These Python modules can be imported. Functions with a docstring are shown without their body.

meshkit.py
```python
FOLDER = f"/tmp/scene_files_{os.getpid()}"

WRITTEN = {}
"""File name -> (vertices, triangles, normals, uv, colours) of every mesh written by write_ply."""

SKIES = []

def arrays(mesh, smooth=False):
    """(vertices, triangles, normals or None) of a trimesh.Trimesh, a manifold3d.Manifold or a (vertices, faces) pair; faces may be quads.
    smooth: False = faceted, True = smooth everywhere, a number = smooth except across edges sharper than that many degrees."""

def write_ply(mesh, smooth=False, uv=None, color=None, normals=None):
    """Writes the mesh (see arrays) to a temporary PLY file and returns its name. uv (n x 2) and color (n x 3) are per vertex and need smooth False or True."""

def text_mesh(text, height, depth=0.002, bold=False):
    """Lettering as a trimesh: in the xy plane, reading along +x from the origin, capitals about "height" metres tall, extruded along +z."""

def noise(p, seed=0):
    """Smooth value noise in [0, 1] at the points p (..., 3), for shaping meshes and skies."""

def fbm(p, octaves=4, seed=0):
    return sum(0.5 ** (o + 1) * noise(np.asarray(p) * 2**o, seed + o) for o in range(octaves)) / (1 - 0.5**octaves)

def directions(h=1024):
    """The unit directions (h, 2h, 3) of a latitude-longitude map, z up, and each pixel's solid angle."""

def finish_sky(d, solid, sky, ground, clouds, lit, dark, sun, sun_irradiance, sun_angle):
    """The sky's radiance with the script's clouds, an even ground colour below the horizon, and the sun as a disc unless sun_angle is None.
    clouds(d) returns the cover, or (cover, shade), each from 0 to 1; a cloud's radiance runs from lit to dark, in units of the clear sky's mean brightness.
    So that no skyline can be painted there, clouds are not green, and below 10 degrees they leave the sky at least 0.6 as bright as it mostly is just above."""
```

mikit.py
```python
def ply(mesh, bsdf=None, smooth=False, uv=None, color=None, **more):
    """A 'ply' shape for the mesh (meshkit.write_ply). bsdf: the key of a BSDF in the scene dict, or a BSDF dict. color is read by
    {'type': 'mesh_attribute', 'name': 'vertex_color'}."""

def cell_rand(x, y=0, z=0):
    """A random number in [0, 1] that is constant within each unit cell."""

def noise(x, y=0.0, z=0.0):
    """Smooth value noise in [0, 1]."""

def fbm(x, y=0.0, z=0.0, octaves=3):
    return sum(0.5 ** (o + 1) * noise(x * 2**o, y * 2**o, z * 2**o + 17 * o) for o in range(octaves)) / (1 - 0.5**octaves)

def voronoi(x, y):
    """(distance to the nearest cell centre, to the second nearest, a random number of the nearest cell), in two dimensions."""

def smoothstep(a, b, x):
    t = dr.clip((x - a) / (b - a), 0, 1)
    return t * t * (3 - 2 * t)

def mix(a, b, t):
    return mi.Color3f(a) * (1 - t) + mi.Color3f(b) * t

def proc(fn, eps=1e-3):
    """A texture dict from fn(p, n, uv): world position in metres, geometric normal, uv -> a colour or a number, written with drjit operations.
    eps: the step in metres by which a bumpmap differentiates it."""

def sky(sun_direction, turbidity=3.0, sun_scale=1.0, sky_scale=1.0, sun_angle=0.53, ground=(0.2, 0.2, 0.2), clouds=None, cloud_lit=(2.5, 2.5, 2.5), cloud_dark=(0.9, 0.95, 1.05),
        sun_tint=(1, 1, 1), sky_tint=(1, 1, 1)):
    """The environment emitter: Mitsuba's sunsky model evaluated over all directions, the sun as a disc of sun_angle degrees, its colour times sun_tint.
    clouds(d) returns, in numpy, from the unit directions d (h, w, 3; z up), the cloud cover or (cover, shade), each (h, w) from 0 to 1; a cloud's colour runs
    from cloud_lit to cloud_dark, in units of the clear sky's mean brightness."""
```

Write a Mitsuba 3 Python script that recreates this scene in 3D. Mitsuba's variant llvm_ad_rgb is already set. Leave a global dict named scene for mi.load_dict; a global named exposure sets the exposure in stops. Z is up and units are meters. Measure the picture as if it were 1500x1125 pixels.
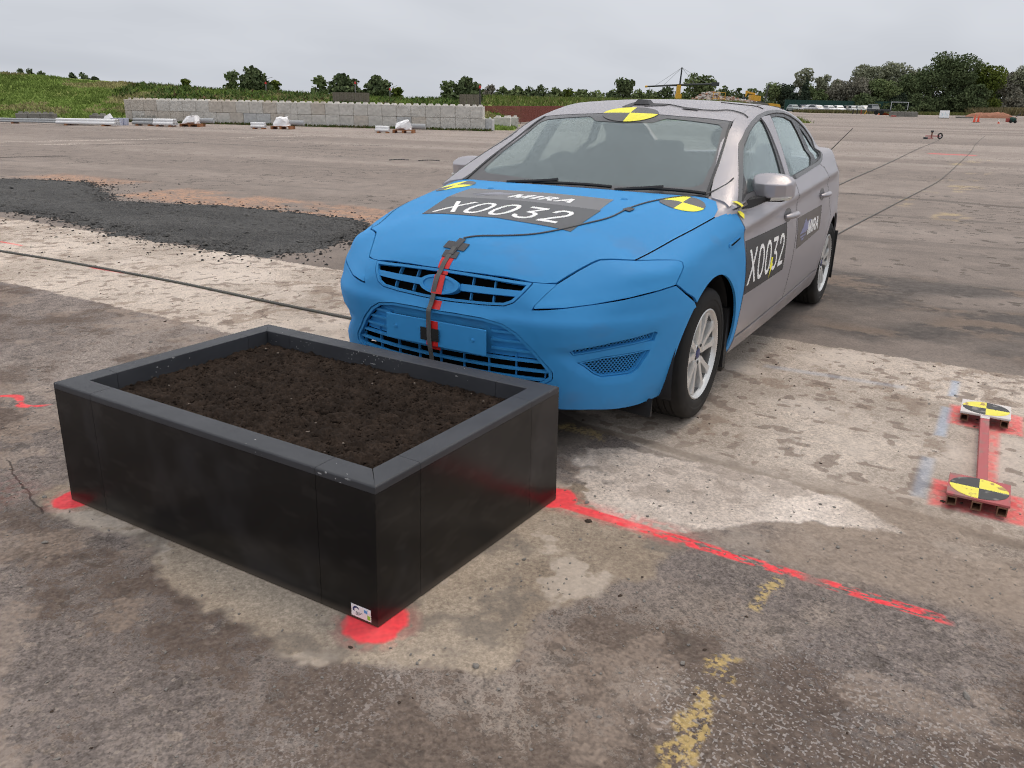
"""Crash-test car with a wrapped blue front standing nose-on to a black soil planter on an old airfield apron, overcast day."""
import math, random
import numpy as np, trimesh, shapely
from shapely.geometry import Polygon, Point, LineString, box as sbox
from shapely import affinity
from shapely.ops import unary_union
from scipy.spatial import Delaunay
from scipy.interpolate import PchipInterpolator, RectBivariateSpline
import drjit as dr, mitsuba as mi, mikit, meshkit
from mikit import proc, noise, fbm, voronoi, cell_rand, smoothstep, mix
T4 = mi.ScalarTransform4f
scene = {'type': 'scene'}
labels = {}
exposure = 1.3

# ------------------------------------------------------------------ camera, sky
# world: x forward from the tested car's front axle, y to the car's left, z up, metres
CAM = np.array([3.5696, 1.9549, 1.4201]); YAW, PITCH, ROLL, FPX = -2.6056, -0.3378, 0.0198, 1167.5
FW = np.array([math.cos(YAW)*math.cos(PITCH), math.sin(YAW)*math.cos(PITCH), math.sin(PITCH)])
_r = np.cross(FW, [0, 0, 1]); _r /= np.linalg.norm(_r); _u = np.cross(_r, FW)
UP = -_r*math.sin(ROLL) + _u*math.cos(ROLL)
scene['camera'] = {'type': 'perspective', 'fov_axis': 'x', 'fov': math.degrees(2*math.atan(750/FPX)), 'near_clip': 0.05, 'far_clip': 6000.0,
                   'to_world': T4().look_at(origin=CAM.tolist(), target=(CAM + FW).tolist(), up=UP.tolist())}
def overcast(d):
    p = np.stack([d[..., 0]/(d[..., 2] + .18), d[..., 1]/(d[..., 2] + .18), np.zeros(d.shape[:-1])], -1)
    n = meshkit.fbm(p*np.array([.9, 1.5, 1]), 4, seed=5)
    return np.ones(d.shape[:-1]), np.clip(.18 + np.clip((n - .38)*1.2, 0, 1)*.30 + .62*(1 - np.clip(d[..., 2], 0, 1))**2.2, 0, 1)
scene['sky'] = mikit.sky((-.30, .12, .95), turbidity=5, sun_scale=.30, sun_angle=24, clouds=overcast, cloud_lit=(3.05, 3.12, 3.25), cloud_dark=(1.52, 1.60, 1.75))

# ------------------------------------------------------------------ helpers
def lin(*c):                       # sRGB 0-255 -> linear
    c = np.array(c, float)/255; return [float(v) for v in np.where(c < .04045, c/12.92, ((c + .055)/1.055)**2.4)]
def rgb(c): return {'type': 'rgb', 'value': [float(v) for v in c]}
def bsdf(key, d): scene[key] = d; return key
def pr(key, color, rough=.5, **k):
    return bsdf(key, {'type': 'twosided', 'm': {'type': 'principled', 'base_color': color if isinstance(color, dict) else rgb(color), 'roughness': rough, 'specular': k.pop('specular', .5), **k}})
def label(key, text, cat, group=None, kind=None):
    labels[key] = {}
    if text: labels[key]['label'] = text
    if cat: labels[key]['category'] = cat
    if group: labels[key]['group'] = group
    if kind: labels[key]['kind'] = kind
    return key
_used = {}
def numbered(key):
    n = _used.get(key, -1) + 1; _used[key] = n
    return key if n == 0 else f'{key}_{n:03d}'
def put(key, mesh, mat, smooth=False, color=None, uv=None, m=None):
    """one entry of the scene; key is numbered if taken"""
    key = numbered(key)
    if isinstance(mesh, (list, tuple)) and not isinstance(mesh[0], np.ndarray): mesh = cat(mesh)
    d = mikit.ply(mesh, mat, smooth, uv, color)
    if m is not None: d['to_world'] = T4(m)
    scene[key] = d
    return key
def cat(ms):
    v, f, n = [], [], 0
    for m in ms:
        if m is None: continue
        if hasattr(m, 'to_mesh'):
            q = m.to_mesh(); a, b = np.array(q.vert_properties[:, :3]), np.array(q.tri_verts)
        else: a, b = np.array(m.vertices), np.array(m.faces)
        v.append(a); f.append(b + n); n += len(a)
    return trimesh.Trimesh(np.vstack(v), np.vstack(f), process=False)
def box(x0, x1, y0, y1, z0, z1, bev=0.0):
    """box, with chamfered edges if bev"""
    if bev <= 0:
        m = trimesh.creation.box((x1-x0, y1-y0, z1-z0)); m.apply_translation(((x0+x1)/2, (y0+y1)/2, (z0+z1)/2)); return m
    P = []
    for x, sx in ((x0, 1), (x1, -1)):
        for y, sy in ((y0, 1), (y1, -1)):
            for z, sz in ((z0, 1), (z1, -1)):
                P += [(x+sx*bev, y+sy*bev, z), (x+sx*bev, y, z+sz*bev), (x, y+sy*bev, z+sz*bev)]
    return trimesh.convex.convex_hull(np.array(P))
def hull(P): return trimesh.convex.convex_hull(np.array(P, float))
def tube(pts, r, n=8, closed_ends=True, squash=1.0):
    pts = np.array(pts, float); r = np.broadcast_to(np.array(r, float), (len(pts),)); V, F = [], []
    t = np.gradient(pts, axis=0); t /= np.linalg.norm(t, axis=1, keepdims=True) + 1e-12
    ref = np.array([0, 0, 1.0]) if abs(t[:, 2]).max() < .9 else np.array([1.0, .01, 0])
    if np.abs(t @ ref).max() > .98: ref = np.array([.3, 1.0, .2])
    for p, d, q in zip(pts, t, r):
        a = np.cross(d, ref); a /= np.linalg.norm(a); b = np.cross(a, d)
        for k in range(n):
            w = 2*math.pi*k/n; V.append(p + q*(a*math.cos(w) + b*math.sin(w)*squash))
    for i in range(len(pts) - 1):
        for k in range(n):
            A, B, C, D = i*n+k, i*n+(k+1) % n, (i+1)*n+(k+1) % n, (i+1)*n+k
            F += [(A, C, B), (A, D, C)]
    if closed_ends:
        for i, s in ((0, 1), (len(pts)-1, -1)):
            c = len(V); V.append(pts[i])
            for k in range(n):
                A, B = i*n+k, i*n+(k+1) % n; F.append((c, A, B)[::s])
    return trimesh.Trimesh(np.array(V), np.array(F), process=False)
def lathe(prof, n=32, axis='z'):
    """revolve (r, h) profile about an axis"""
    prof = np.array(prof, float); V = []
    for k in range(n):
        w = 2*math.pi*k/n
        V.append(np.stack([prof[:, 0]*math.cos(w), prof[:, 0]*math.sin(w), prof[:, 1]], 1))
    V = np.vstack(V); m = len(prof); F = []
    for k in range(n):
        for i in range(m-1):
            A, B, C, D = k*m+i, ((k+1) % n)*m+i, ((k+1) % n)*m+i+1, k*m+i+1
            F += [(A, B, C), (A, C, D)]
    t = trimesh.Trimesh(V, np.array(F), process=False)
    if axis == 'y': t.vertices = t.vertices[:, [0, 2, 1]]*np.array([1, 1, -1])
    if axis == 'x': t.vertices = t.vertices[:, [2, 0, 1]]
    return t
def moved(m, t=(0, 0, 0), rz=0.0, s=1.0):
    m = m.copy(); c, q = math.cos(rz), math.sin(rz); m.vertices = (np.array(m.vertices)*s) @ np.array([[c, q, 0], [-q, c, 0], [0, 0, 1]]) + np.array(t, float); return m
def flip(m):                       # mirrored across the car's middle plane
    return trimesh.Trimesh(np.array(m.vertices)*np.array([1, -1, 1]), np.array(m.faces)[:, ::-1], process=False)
def extrude(poly, h): return trimesh.creation.extrude_polygon(poly, h, engine='earcut')
def text_poly(s, height, shear=0.0, bold=False, squeeze=1.0):
    """lettering as a flat shapely shape, capitals `height` tall, starting at x = 0"""
    t = meshkit.text_mesh(s, height, .002, bold)
    v, f = np.array(t.vertices), np.array(t.faces)
    top = f[(v[f][:, :, 2] > .0015).all(1)]
    g = unary_union([Polygon(v[q][:, :2]) for q in top]).buffer(height*.004)
    g = affinity.affine_transform(g, [squeeze, shear, 0, 1, 0, 0])
    return affinity.translate(g, -g.bounds[0], 0)
def spaced(s, height, shear, bold, gap):
    x, out = 0.0, []
    for ch in s:
        g = affinity.affine_transform(sbox(0, 0, height*.26, height), [1, shear, 0, 1, 0, 0]) if ch == 'I' else text_poly(ch, height, shear, bold); out.append(affinity.translate(g, x, 0)); x += g.bounds[2] - shear*height*.7 + gap
    return unary_union(out)

# ------------------------------------------------------------------ materials
def ground_noise(p):
    return None
def sd_poly(x, y, P):
    """signed distance to a polygon (negative inside), in drjit"""
    d = mi.Float(1e9); s = mi.Float(1)
    for i in range(len(P)):
        ax, ay = P[i]; bx, by = P[i-1]; ex, ey = bx-ax, by-ay
        wx, wy = x-ax, y-ay; t = dr.clip((wx*ex + wy*ey)/(ex*ex + ey*ey), 0, 1)
        dx, dy = wx - ex*t, wy - ey*t; d = dr.minimum(d, dx*dx + dy*dy)
        c1, c2, c3 = y >= ay, y < by, (ex*wy) > (ey*wx)
        s = dr.select((c1 & c2 & c3) | ((~c1) & (~c2) & (~c3)), -s, s)
    return s*dr.sqrt(d)
def in_rect(x, y, x0, x1, y0, y1, soft):
    d = dr.maximum(dr.maximum(x0-x, x-x1), dr.maximum(y0-y, y-y1)); return 1 - smoothstep(-soft, soft, d)
WHITE = [(.78, .56), (.66, .60), (.56, .72), (.495, .93), (.46, 1.10), (.50, 1.27), (.50, 1.42), (.54, 1.56), (.56, 1.68), (.70, 1.90), (.76, 1.76), (.80, 1.56), (.86, 1.48), (.99, 1.33), (1.10, 1.22), (1.19, 1.05), (1.10, .80)]
SLAB = [(.95, -.98), (2.17, -.96), (2.23, -.6), (2.25, -.1), (2.28, .4), (2.30, .66), (2.16, .86), (2.02, 1.02), (1.80, 1.0), (1.62, 1.14), (1.46, 1.30), (1.20, 1.26), (1.05, 1.05), (.95, .9)]
def ground_color(p, n, uv):
    x, y = p.x, p.y
    dist = dr.sqrt(dr.square(x - 3.57) + dr.square(y - 1.95))
    near = 1 - smoothstep(6., 16., dist)
    n1 = fbm(x*.9, y*.9, 3., 4); n2 = fbm(x*4.3 + 7, y*4.3, 1., 4); n3 = fbm(x*22., y*22., 2., 3); n4 = noise(x*95., y*95., 4.)
    wx, wy = x + .10*(fbm(x*2.6, y*2.6, 11., 4) - .5), y + .10*(fbm(x*2.6, y*2.6, 17., 4) - .5)
    fx, fy = x + .05*(n3 - .5) + .05*(n2 - .5), y + .05*(noise(x*19., y*19., 8.) - .5) + .05*(n2 - .5)
    # worn asphalt: exposed stones in a grey-brown binder, brown dirt in patches, tan residue
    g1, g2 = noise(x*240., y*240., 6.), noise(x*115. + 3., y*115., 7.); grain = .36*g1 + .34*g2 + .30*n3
    d1, d2, r1 = voronoi(x*58. + 3*n2, y*58. + 2*n1); e1, e2, r2 = voronoi(x*24. + n2, y*24. + 2*n3)
    asph = mix((.135, .120, .117), (.205, .184, .175), smoothstep(.32, .70, n1 + .25*(n3 - .5)))
    asph = mix(asph, (.275, .238, .205), smoothstep(.8, 1.7, y + .8*(n1 - .5))*smoothstep(.40, .60, fbm(x*1.9 + 5, y*1.9, 23., 5))*.62)
    asph = asph*(.28 + 1.72*grain)  # strong grain contrast paints the shade of small pits into the colour
    asph = mix(asph, mix((.09, .08, .078), (.25, .225, .205), cell_rand(dr.floor(r1*977.), 3))*(.7 + .6*g1), smoothstep(.42, .28, d1)*smoothstep(.30, .55, r1)*near*.55)
    asph = mix(asph, mix((.11, .10, .097), (.27, .235, .21), cell_rand(dr.floor(r2*991.), 5))*(.7 + .6*g1), smoothstep(.40, .26, e1)*smoothstep(.80, .93, r2)*near*.6)
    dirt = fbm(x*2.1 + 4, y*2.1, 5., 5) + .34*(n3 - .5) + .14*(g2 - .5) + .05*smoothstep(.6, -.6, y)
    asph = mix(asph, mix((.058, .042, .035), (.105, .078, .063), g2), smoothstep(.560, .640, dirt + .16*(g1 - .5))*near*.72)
    asph = mix(asph, (.29, .245, .215), smoothstep(.60, .67, fbm(x*3.7 + 9, y*3.7 + 3, 21., 5) + .22*(n3 - .5))*(.3 + .5*g2)*near*.7)
    asph = mix(asph, (.035, .031, .028), smoothstep(.68, .75, fbm(x*21., y*21., 25., 3) + .16*(g2 - .5))*.32*near)
    chips = smoothstep(.40, .60, fbm(x*1.7 + 2.2, y*1.7 + 5.1, 31., 4))*in_rect(x, y, 1.55, 3.2, .75, 2.3, .25)
    asph = mix(asph, (.46, .46, .475), chips*smoothstep(.60, .74, .62*noise(x*190., y*190., 9.) + .26*n3 + .12*n2)*near*.42)
    # far apron: smoother, paler, with bands of old joints, tar and tyre marks that run across
    band = fbm(x*.33 + .05*y, y*.03, 2., 4); streak = fbm(x*2.4 + .25*y, y*.16, 7., 4)
    far = mix((.168, .149, .140), (.232, .208, .196), smoothstep(.3, .7, band))
    far = mix(far, (.06, .055, .053), smoothstep(.58, .76, streak)*.35*smoothstep(.42, .6, fbm(x*.21, y*.09, 51., 3)))
    far = far*(.62 + .40*n2 + .36*grain)
    far = mix(far, (.05, .045, .04), smoothstep(.66, .76, fbm(x*9., y*9., 3., 2))*smoothstep(.48, .62, fbm(x*.8, y*.5, 13., 3))*.6)
    rag = .30*(fbm(x*1.3, y*1.3, 14., 4) - .5); brk = smoothstep(.40, .55, fbm(x*1.1, y*1.1, 15., 4))
    tar = smoothstep(.16, .04, dr.abs(y + 21.95 - .17*(-12. - x) + rag))*smoothstep(-19.3, -18.6, x)*smoothstep(-11.2, -11.8, x)*brk
    tar = dr.maximum(tar, smoothstep(.18, .05, dr.abs(y + 18.0 - .55*(-15.8 - x) + rag))*smoothstep(-19., -18.3, x)*smoothstep(-15.2, -15.7, x)*brk)
    tar = dr.maximum(tar, smoothstep(.30, .05, dr.abs(y + 18.4 - .27*(-6.9 - x) + 2*rag))*smoothstep(-8.6, -8.0, x)*.8)
    tar = dr.maximum(tar, smoothstep(.26, .04, dr.abs(x + 12.15 - .20*(y - .6) + rag + .18*smoothstep(.5, -1., y)*(y - .5)))*smoothstep(-2., -.6, y)*.55)
    far = mix(far, (.035, .032, .031), tar*.85)
    for a, b, c, x0, x1 in ((25.1, .15, -10.4, -24., -6.), (23.2, .12, -9.3, -13.5, -5.)):
        far = mix(far, (.40, .37, .345), smoothstep(.20, .08, dr.abs(y + a + b*(x - c) + .5*rag))*smoothstep(x0, x0 + .5, x)*smoothstep(x1, x1 - .5, x)*smoothstep(.3, .5, fbm(x*.9, y*2., 6., 3))*.75)
    col = mix(asph, far, smoothstep(-1.2, -1.9, x + .25*(n2 - .5)))
    dk = in_rect(wx + .5*(n2-.5), wy, -4.45, -2.0, .55, 8., .16)*smoothstep(.28, .50, fbm(x*1.3 + .4*y, y*.9, 33., 4))       # dark patched strip beyond the slab
    col = mix(col, mix((.055, .053, .054), (.105, .098, .096), n3), dk*.85)
    col = mix(col, (.21, .165, .135), dk*smoothstep(.52, .66, fbm(x*3.1, y*1.7, 35., 5) + .2*(n3 - .5))*.55)
    rust = 1.2*in_rect(wx, wy, -5.2, -3.9, -9.6, -4.4, .2)*smoothstep(.34, .54, fbm(x*2.2, y*1.1, 61., 4)) + in_rect(wx, wy, -5.5, -4.6, -13.5, -11., .25)*.9 + in_rect(wx, wy, -4.9, -4.1, -5.0, -2.6, .3)*smoothstep(.5, .65, fbm(x*2.2, y*1.7, 62., 4))
    col = mix(col, (.31, .20, .145), dr.clip(rust, 0, 1)*.9*smoothstep(.25, .6, n3)*(.45 + n2))
    # the concrete strip across
    edge = .25*smoothstep(0., 1., y) + .10*(n2 - .5)
    conc = in_rect(fx, fy, -1.66, .26 + edge, -80., 60., .012)
    ccol = mix((.305, .273, .245), (.425, .388, .355), smoothstep(.28, .68, fbm(x*1.4, y*1.4, 71., 4)))*(.50 + 1.0*grain)
    ccol = mix(ccol, (.47, .435, .405), smoothstep(.55, .72, fbm(x*2.3, y*2.3 + 9, 73., 4))*.6)
    ccol = mix(ccol, (.22, .175, .14), smoothstep(.42, .66, fbm(x*1.3 + .5, y*1.0, 77., 5))*smoothstep(-.8, .35, x)*.18)
    clod = smoothstep(.53, .66, fbm(x*7.5 + .3, y*9.5, 81., 5) + .30*(n3 - .5) + .12*(g2 - .5))*smoothstep(.50, .60, fbm(x*2.1 + .4, y*2.1, 83., 3))
    ccol = mix(ccol, (.175, .135, .108), clod*(.35 + .5*g2))
    ccol = mix(ccol, (.13, .10, .085), smoothstep(.64, .72, fbm(x*15., y*15., 85., 2) + .1*(g2 - .5))*.6)
    col = mix(col, ccol, conc)
    seam = smoothstep(.045, .015, dr.abs(x - (.36 + .09*y + .05*(n2 - .5))))*smoothstep(.2, .5, y)
    col = mix(col, (.15, .125, .105), seam*.8)
    brown = in_rect(wx + .3*(n2-.5), wy, .36, 1.15, 1.1, 8., .10)*smoothstep(.28, .5, fbm(x*1.6, y*1.6, 91., 4))
    col = mix(col, mix((.225, .187, .158), (.315, .268, .232), grain + .3*(n2 - .5)), brown*.8)
    # laitance slab under the planter and the white spill beside it
    sl = 1 - smoothstep(-.02, .03, sd_poly(wx, wy, SLAB) + .24*(fbm(x*2.9, y*2.9, 47., 5) - .49)*smoothstep(-.6, .6, y + .5) + .05*(n3 - .5))
    scol = mix((.225, .19, .155), (.325, .285, .24), smoothstep(.3, .7, fbm(x*2.8, y*2.8, 95., 5)))*(.52 + 1.0*grain)
    scol = mix(scol, (.46, .42, .38), smoothstep(.60, .68, fbm(x*5., y*5., 97., 5) + .15*(n3 - .5))*.6)
    scol = mix(scol, (.13, .12, .112), smoothstep(.60, .70, fbm(x*3.3, y*3.3, 99., 5) + .2*(n3 - .5))*.6)
    col = mix(col, scol, sl)
    wh = 1 - smoothstep(-.020, .020, sd_poly(wx, wy, WHITE) + .26*(fbm(x*3.2, y*3.2, 45., 5) - .47) + .06*(n3 - .5))
    wcol = mix((.44, .40, .37), (.62, .58, .55), smoothstep(.3, .7, fbm(x*2.6, y*2.6, 46., 4)))*(.52 + .96*grain)
    wcol = mix(wcol, (.17, .16, .155), smoothstep(.56, .66, fbm(x*3.0 + .35, y*3.0 + .9, 101., 5) + .2*(n3 - .5))*.85)
    wcol = mix(wcol, (.27, .235, .21), smoothstep(.52, .66, fbm(x*9., y*9., 103., 4))*.5)
    wh = wh*smoothstep(.40, .47, fbm(x*4.1 + 2, y*4.1, 48., 5) + .28*(n3 - .5) + .10 + .22*smoothstep(.05, -.12, sd_poly(x, y, WHITE)))
    col = mix(col, wcol, wh*.92)
    halo = 1 - smoothstep(.0, .35, sd_poly(wx, wy, WHITE)); col = mix(col, (.36, .325, .295), halo*(1-wh)*smoothstep(.45, .6, n2)*.45)
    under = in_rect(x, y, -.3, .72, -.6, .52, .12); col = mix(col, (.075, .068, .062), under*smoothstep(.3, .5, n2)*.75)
    # cracks
    ck = .7*smoothstep(.006, .002, dr.abs(x - (2.13 + .30*(y + 1.15)) + .04*(n2-.5) + .02*(n3-.5)))*in_rect(x, y, 1.9, 2.25, -1.35, -.78, .02)
    col = mix(col, (.02, .018, .016), ck)
    # spray paint: red, yellow, blue
    grit = smoothstep(.33, .52, noise(x*55., y*55., 111.)*.6 + n3*.4)
    red = smoothstep(.034, .016, dr.abs(x - 1.163 + .010*(n2 - .5)))*in_rect(x, y, -3., 2.09, .70, 2.06, .03)*0
    wline = .036 - .004*smoothstep(1.2, 1.5, y)
    red = (1 - smoothstep(wline*.55, wline, dr.abs(x - 1.158 - .02*(y - .73)/1.3)))*smoothstep(.68, .72, y)*(1 - smoothstep(2.03, 2.08, y))
    strk = smoothstep(.34, .56, .5*noise(x*130., y*34., 112.) + .3*n3 + .2*g2); red = red*(1 - smoothstep(.95, 1.28, y)*(1 - strk))*(.72 + .4*n3)*(1 - .9*in_rect(x, y, 1., 1.3, 1.63, 1.70, .03))
    mist = (1 - smoothstep(.01, .10, dr.abs(x - 1.15)))*smoothstep(.68, .74, y)*(1 - smoothstep(1.1, 1.35, y))*.35*grit
    for cx, cy, rr in ((2.095, .64, .100), (2.115, -.79, .080), (1.13, .705, .080)):
        q = dr.sqrt(dr.square(x - cx) + dr.square(y - cy)); red = dr.maximum(red, 1 - smoothstep(rr - .012, rr + .008, q + .030*(n3-.5) + .03*(n2-.5)))
        mist = dr.maximum(mist, (1 - smoothstep(rr, rr + .05, q))*.14*grit)
    st = in_rect(x, y, -.915, -.61, 1.935, 2.25, .018) + in_rect(x, y, .125, .385, 1.935, 2.255, .018)*1. + in_rect(x, y, -.65, .12, 2.10, 2.155, .016)*.9
    st = dr.clip(st, 0, 1)*(.55 + .45*grit)*(.65 + .5*n2)
    left = smoothstep(.030, .012, dr.abs(x - 1.66 + .22*(y + 1.95) - .045*dr.sin(y*19.)))*smoothstep(-2.5, -2.2, y)*smoothstep(-1.80, -1.84, y)
    left = dr.clip(left, 0, 1)*smoothstep(.25, .42, n3) + .8*in_rect(x + .05*y, y, -.72, -.69, -4.75, -4.3, .01) + .8*in_rect(x, y, -.74, -.71, -6.9, -6.3, .01) + .05*in_rect(x, y, 2.12, 2.30, -1.2, -.95, .06)*grit
    smear = in_rect(x, y, -30.5, -29.9, -.6, .9, .1)*.5 + in_rect(x + .1*y, y, -26.4, -26.1, -5.8, -4.6, .05)*.4
    col = mix(col, (.80, .055, .075), dr.clip(dr.maximum(dr.maximum(red, mist), dr.maximum(st*.72, left*.8)) + smear, 0, 1)*(.80 + .18*n3))
    yl = dr.maximum(in_rect(fx, fy, 1.22, 1.44, 1.533, 1.588, .012), dr.maximum(in_rect(fx, fy, 1.68, 1.80, 1.53, 1.59, .012), in_rect(fx, fy, 1.87, 2.6, 1.515, 1.585, .012)))
    yl = dr.maximum(yl, in_rect(fx, fy, .44, .52, .40, .62, .03)*.8)*smoothstep(.40, .60, noise(x*95., y*95., 121.)*.4 + n3*.4 + .2*g1)
    yl = yl + .40*smoothstep(.70, .76, noise(x*1.1, y*1.6, 123.))*in_rect(x, y, -30., -6., .5, 1.6, .1)*smoothstep(.5, .7, n2)
    col = mix(col, (.55, .42, .16), dr.clip(yl, 0, 1)*.58)
    bl = in_rect(x, y, -1.35, -1.05, 1.91, 1.95, .015) + in_rect(x, y, -.85, -.40, 1.895, 1.94, .015) + in_rect(x, y, -.10, .34, 1.87, 1.92, .018)*.8
    bl = bl + .5*in_rect(x + .06*y, y, -.99, -.93, .95, 1.7, .02)
    col = mix(col, (.30, .42, .60), dr.clip(bl, 0, 1)*.42*(.5 + n2))
    return col*mi.Color3f(1.14, 1.075, 1.012)*(.90 + .2*n4)
def ground_bump(p, n, uv):
    x, y = p.x, p.y; dist = dr.sqrt(dr.square(x - 3.57) + dr.square(y - 1.95)); near = 1 - smoothstep(5., 12., dist)
    d1, d2, r1 = voronoi(x*62., y*62.)
    conc = in_rect(x, y, -1.66, .36, -80., 60., .05); sl = 1 - smoothstep(-.03, .05, sd_poly(x, y, SLAB)); sm = dr.clip(conc + sl, 0, 1)*.75
    h = .0085*fbm(x*26., y*26., 3., 4) + .0040*fbm(x*7., y*7., 5., 3) + (1 - sm)*.0060*smoothstep(.55, .2, d1)*r1
    return h*(1 - .55*sm)*near + .004*fbm(x*6., y*6., 9., 3)*(1 - near)
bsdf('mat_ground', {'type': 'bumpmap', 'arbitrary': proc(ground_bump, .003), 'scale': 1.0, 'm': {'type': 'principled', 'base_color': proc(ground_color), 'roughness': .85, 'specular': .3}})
def soil_c(p, n, uv):
    a = fbm(p.x*14, p.y*14, p.z*14, 4); return mix((.009, .0062, .0046), (.040, .0275, .0205), (.25 + .5*smoothstep(.25, .80, a))*(.35 + 1.3*noise(p.x*170, p.y*170, p.z*170)))
pr('mat_soil', proc(soil_c), .95, specular=.15)
def planter_c(p, n, uv):
    sm = fbm(p.x*5, p.y*5, p.z*3, 4); rub = smoothstep(.50, .70, sm)
    dust = smoothstep(.55, .75, fbm(p.x*12., p.y*12., p.z*22., 3))
    c = mix((.0050, .0052, .0058), (.014, .014, .016), rub)
    c = mix(c, (.04, .036, .034), dust*.16)
    return mix(c, (.10, .08, .065), (1 - smoothstep(.0, .035, p.z))*.6)
def planter_r(p, n, uv): return .34 + .22*fbm(p.x*6, p.y*6, p.z*5, 3)
pr('mat_planter', proc(planter_c), .22, specular=.32)
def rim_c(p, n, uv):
    c = mix((.024, .0255, .031), (.043, .045, .052), fbm(p.x*9, p.y*9, p.z*9, 3))  # paler than the side panels: sky light on the rim put into its colour
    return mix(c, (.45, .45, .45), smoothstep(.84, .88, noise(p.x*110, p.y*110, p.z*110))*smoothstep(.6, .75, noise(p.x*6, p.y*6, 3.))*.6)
pr('mat_rim_skylit', proc(rim_c), .50, specular=.5)
def blue_c(p, n, uv):
    a = fbm(p.x*3, p.y*3, p.z*3, 3); c = mix((.030, .238, .540), (.037, .264, .590), a)
    c = mix(c, (.12, .16, .28), smoothstep(.62, .80, fbm(p.x*5 + 3, p.y*5, p.z*7, 4))*.18)
    return mix(c, (.10, .13, .19), smoothstep(.36, .20, p.z)*.28*fbm(p.x*14, p.y*14, p.z*14, 3))
pr('mat_blue', proc(blue_c), .60, specular=.35)
def silver_c(p, n, uv):
    c = mix((.405, .388, .414), (.428, .411, .436), noise(p.x*4, p.y*4, p.z*4))
    return mix(c, (.20, .165, .14), smoothstep(.42, .26, p.z)*.5*fbm(p.x*9, p.y*9, p.z*14, 3))
pr('mat_silver', proc(silver_c), .38, metallic=.55, clearcoat=1.0, clearcoat_gloss=.95)
pr('mat_black', [.012, .012, .013], .55); pr('mat_gap', [.004, .004, .004], .9, specular=.1)
pr('mat_trim', [.018, .018, .02], .35); pr('mat_grey_trim', [.10, .10, .105], .35)
def tyre_c(p, n, uv): return mix((.012, .012, .012), (.040, .036, .032), fbm(p.x*16, p.y*16, p.z*16, 3)*smoothstep(.4, .0, p.z))
pr('mat_tyre', proc(tyre_c), .75, specular=.3)
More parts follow.
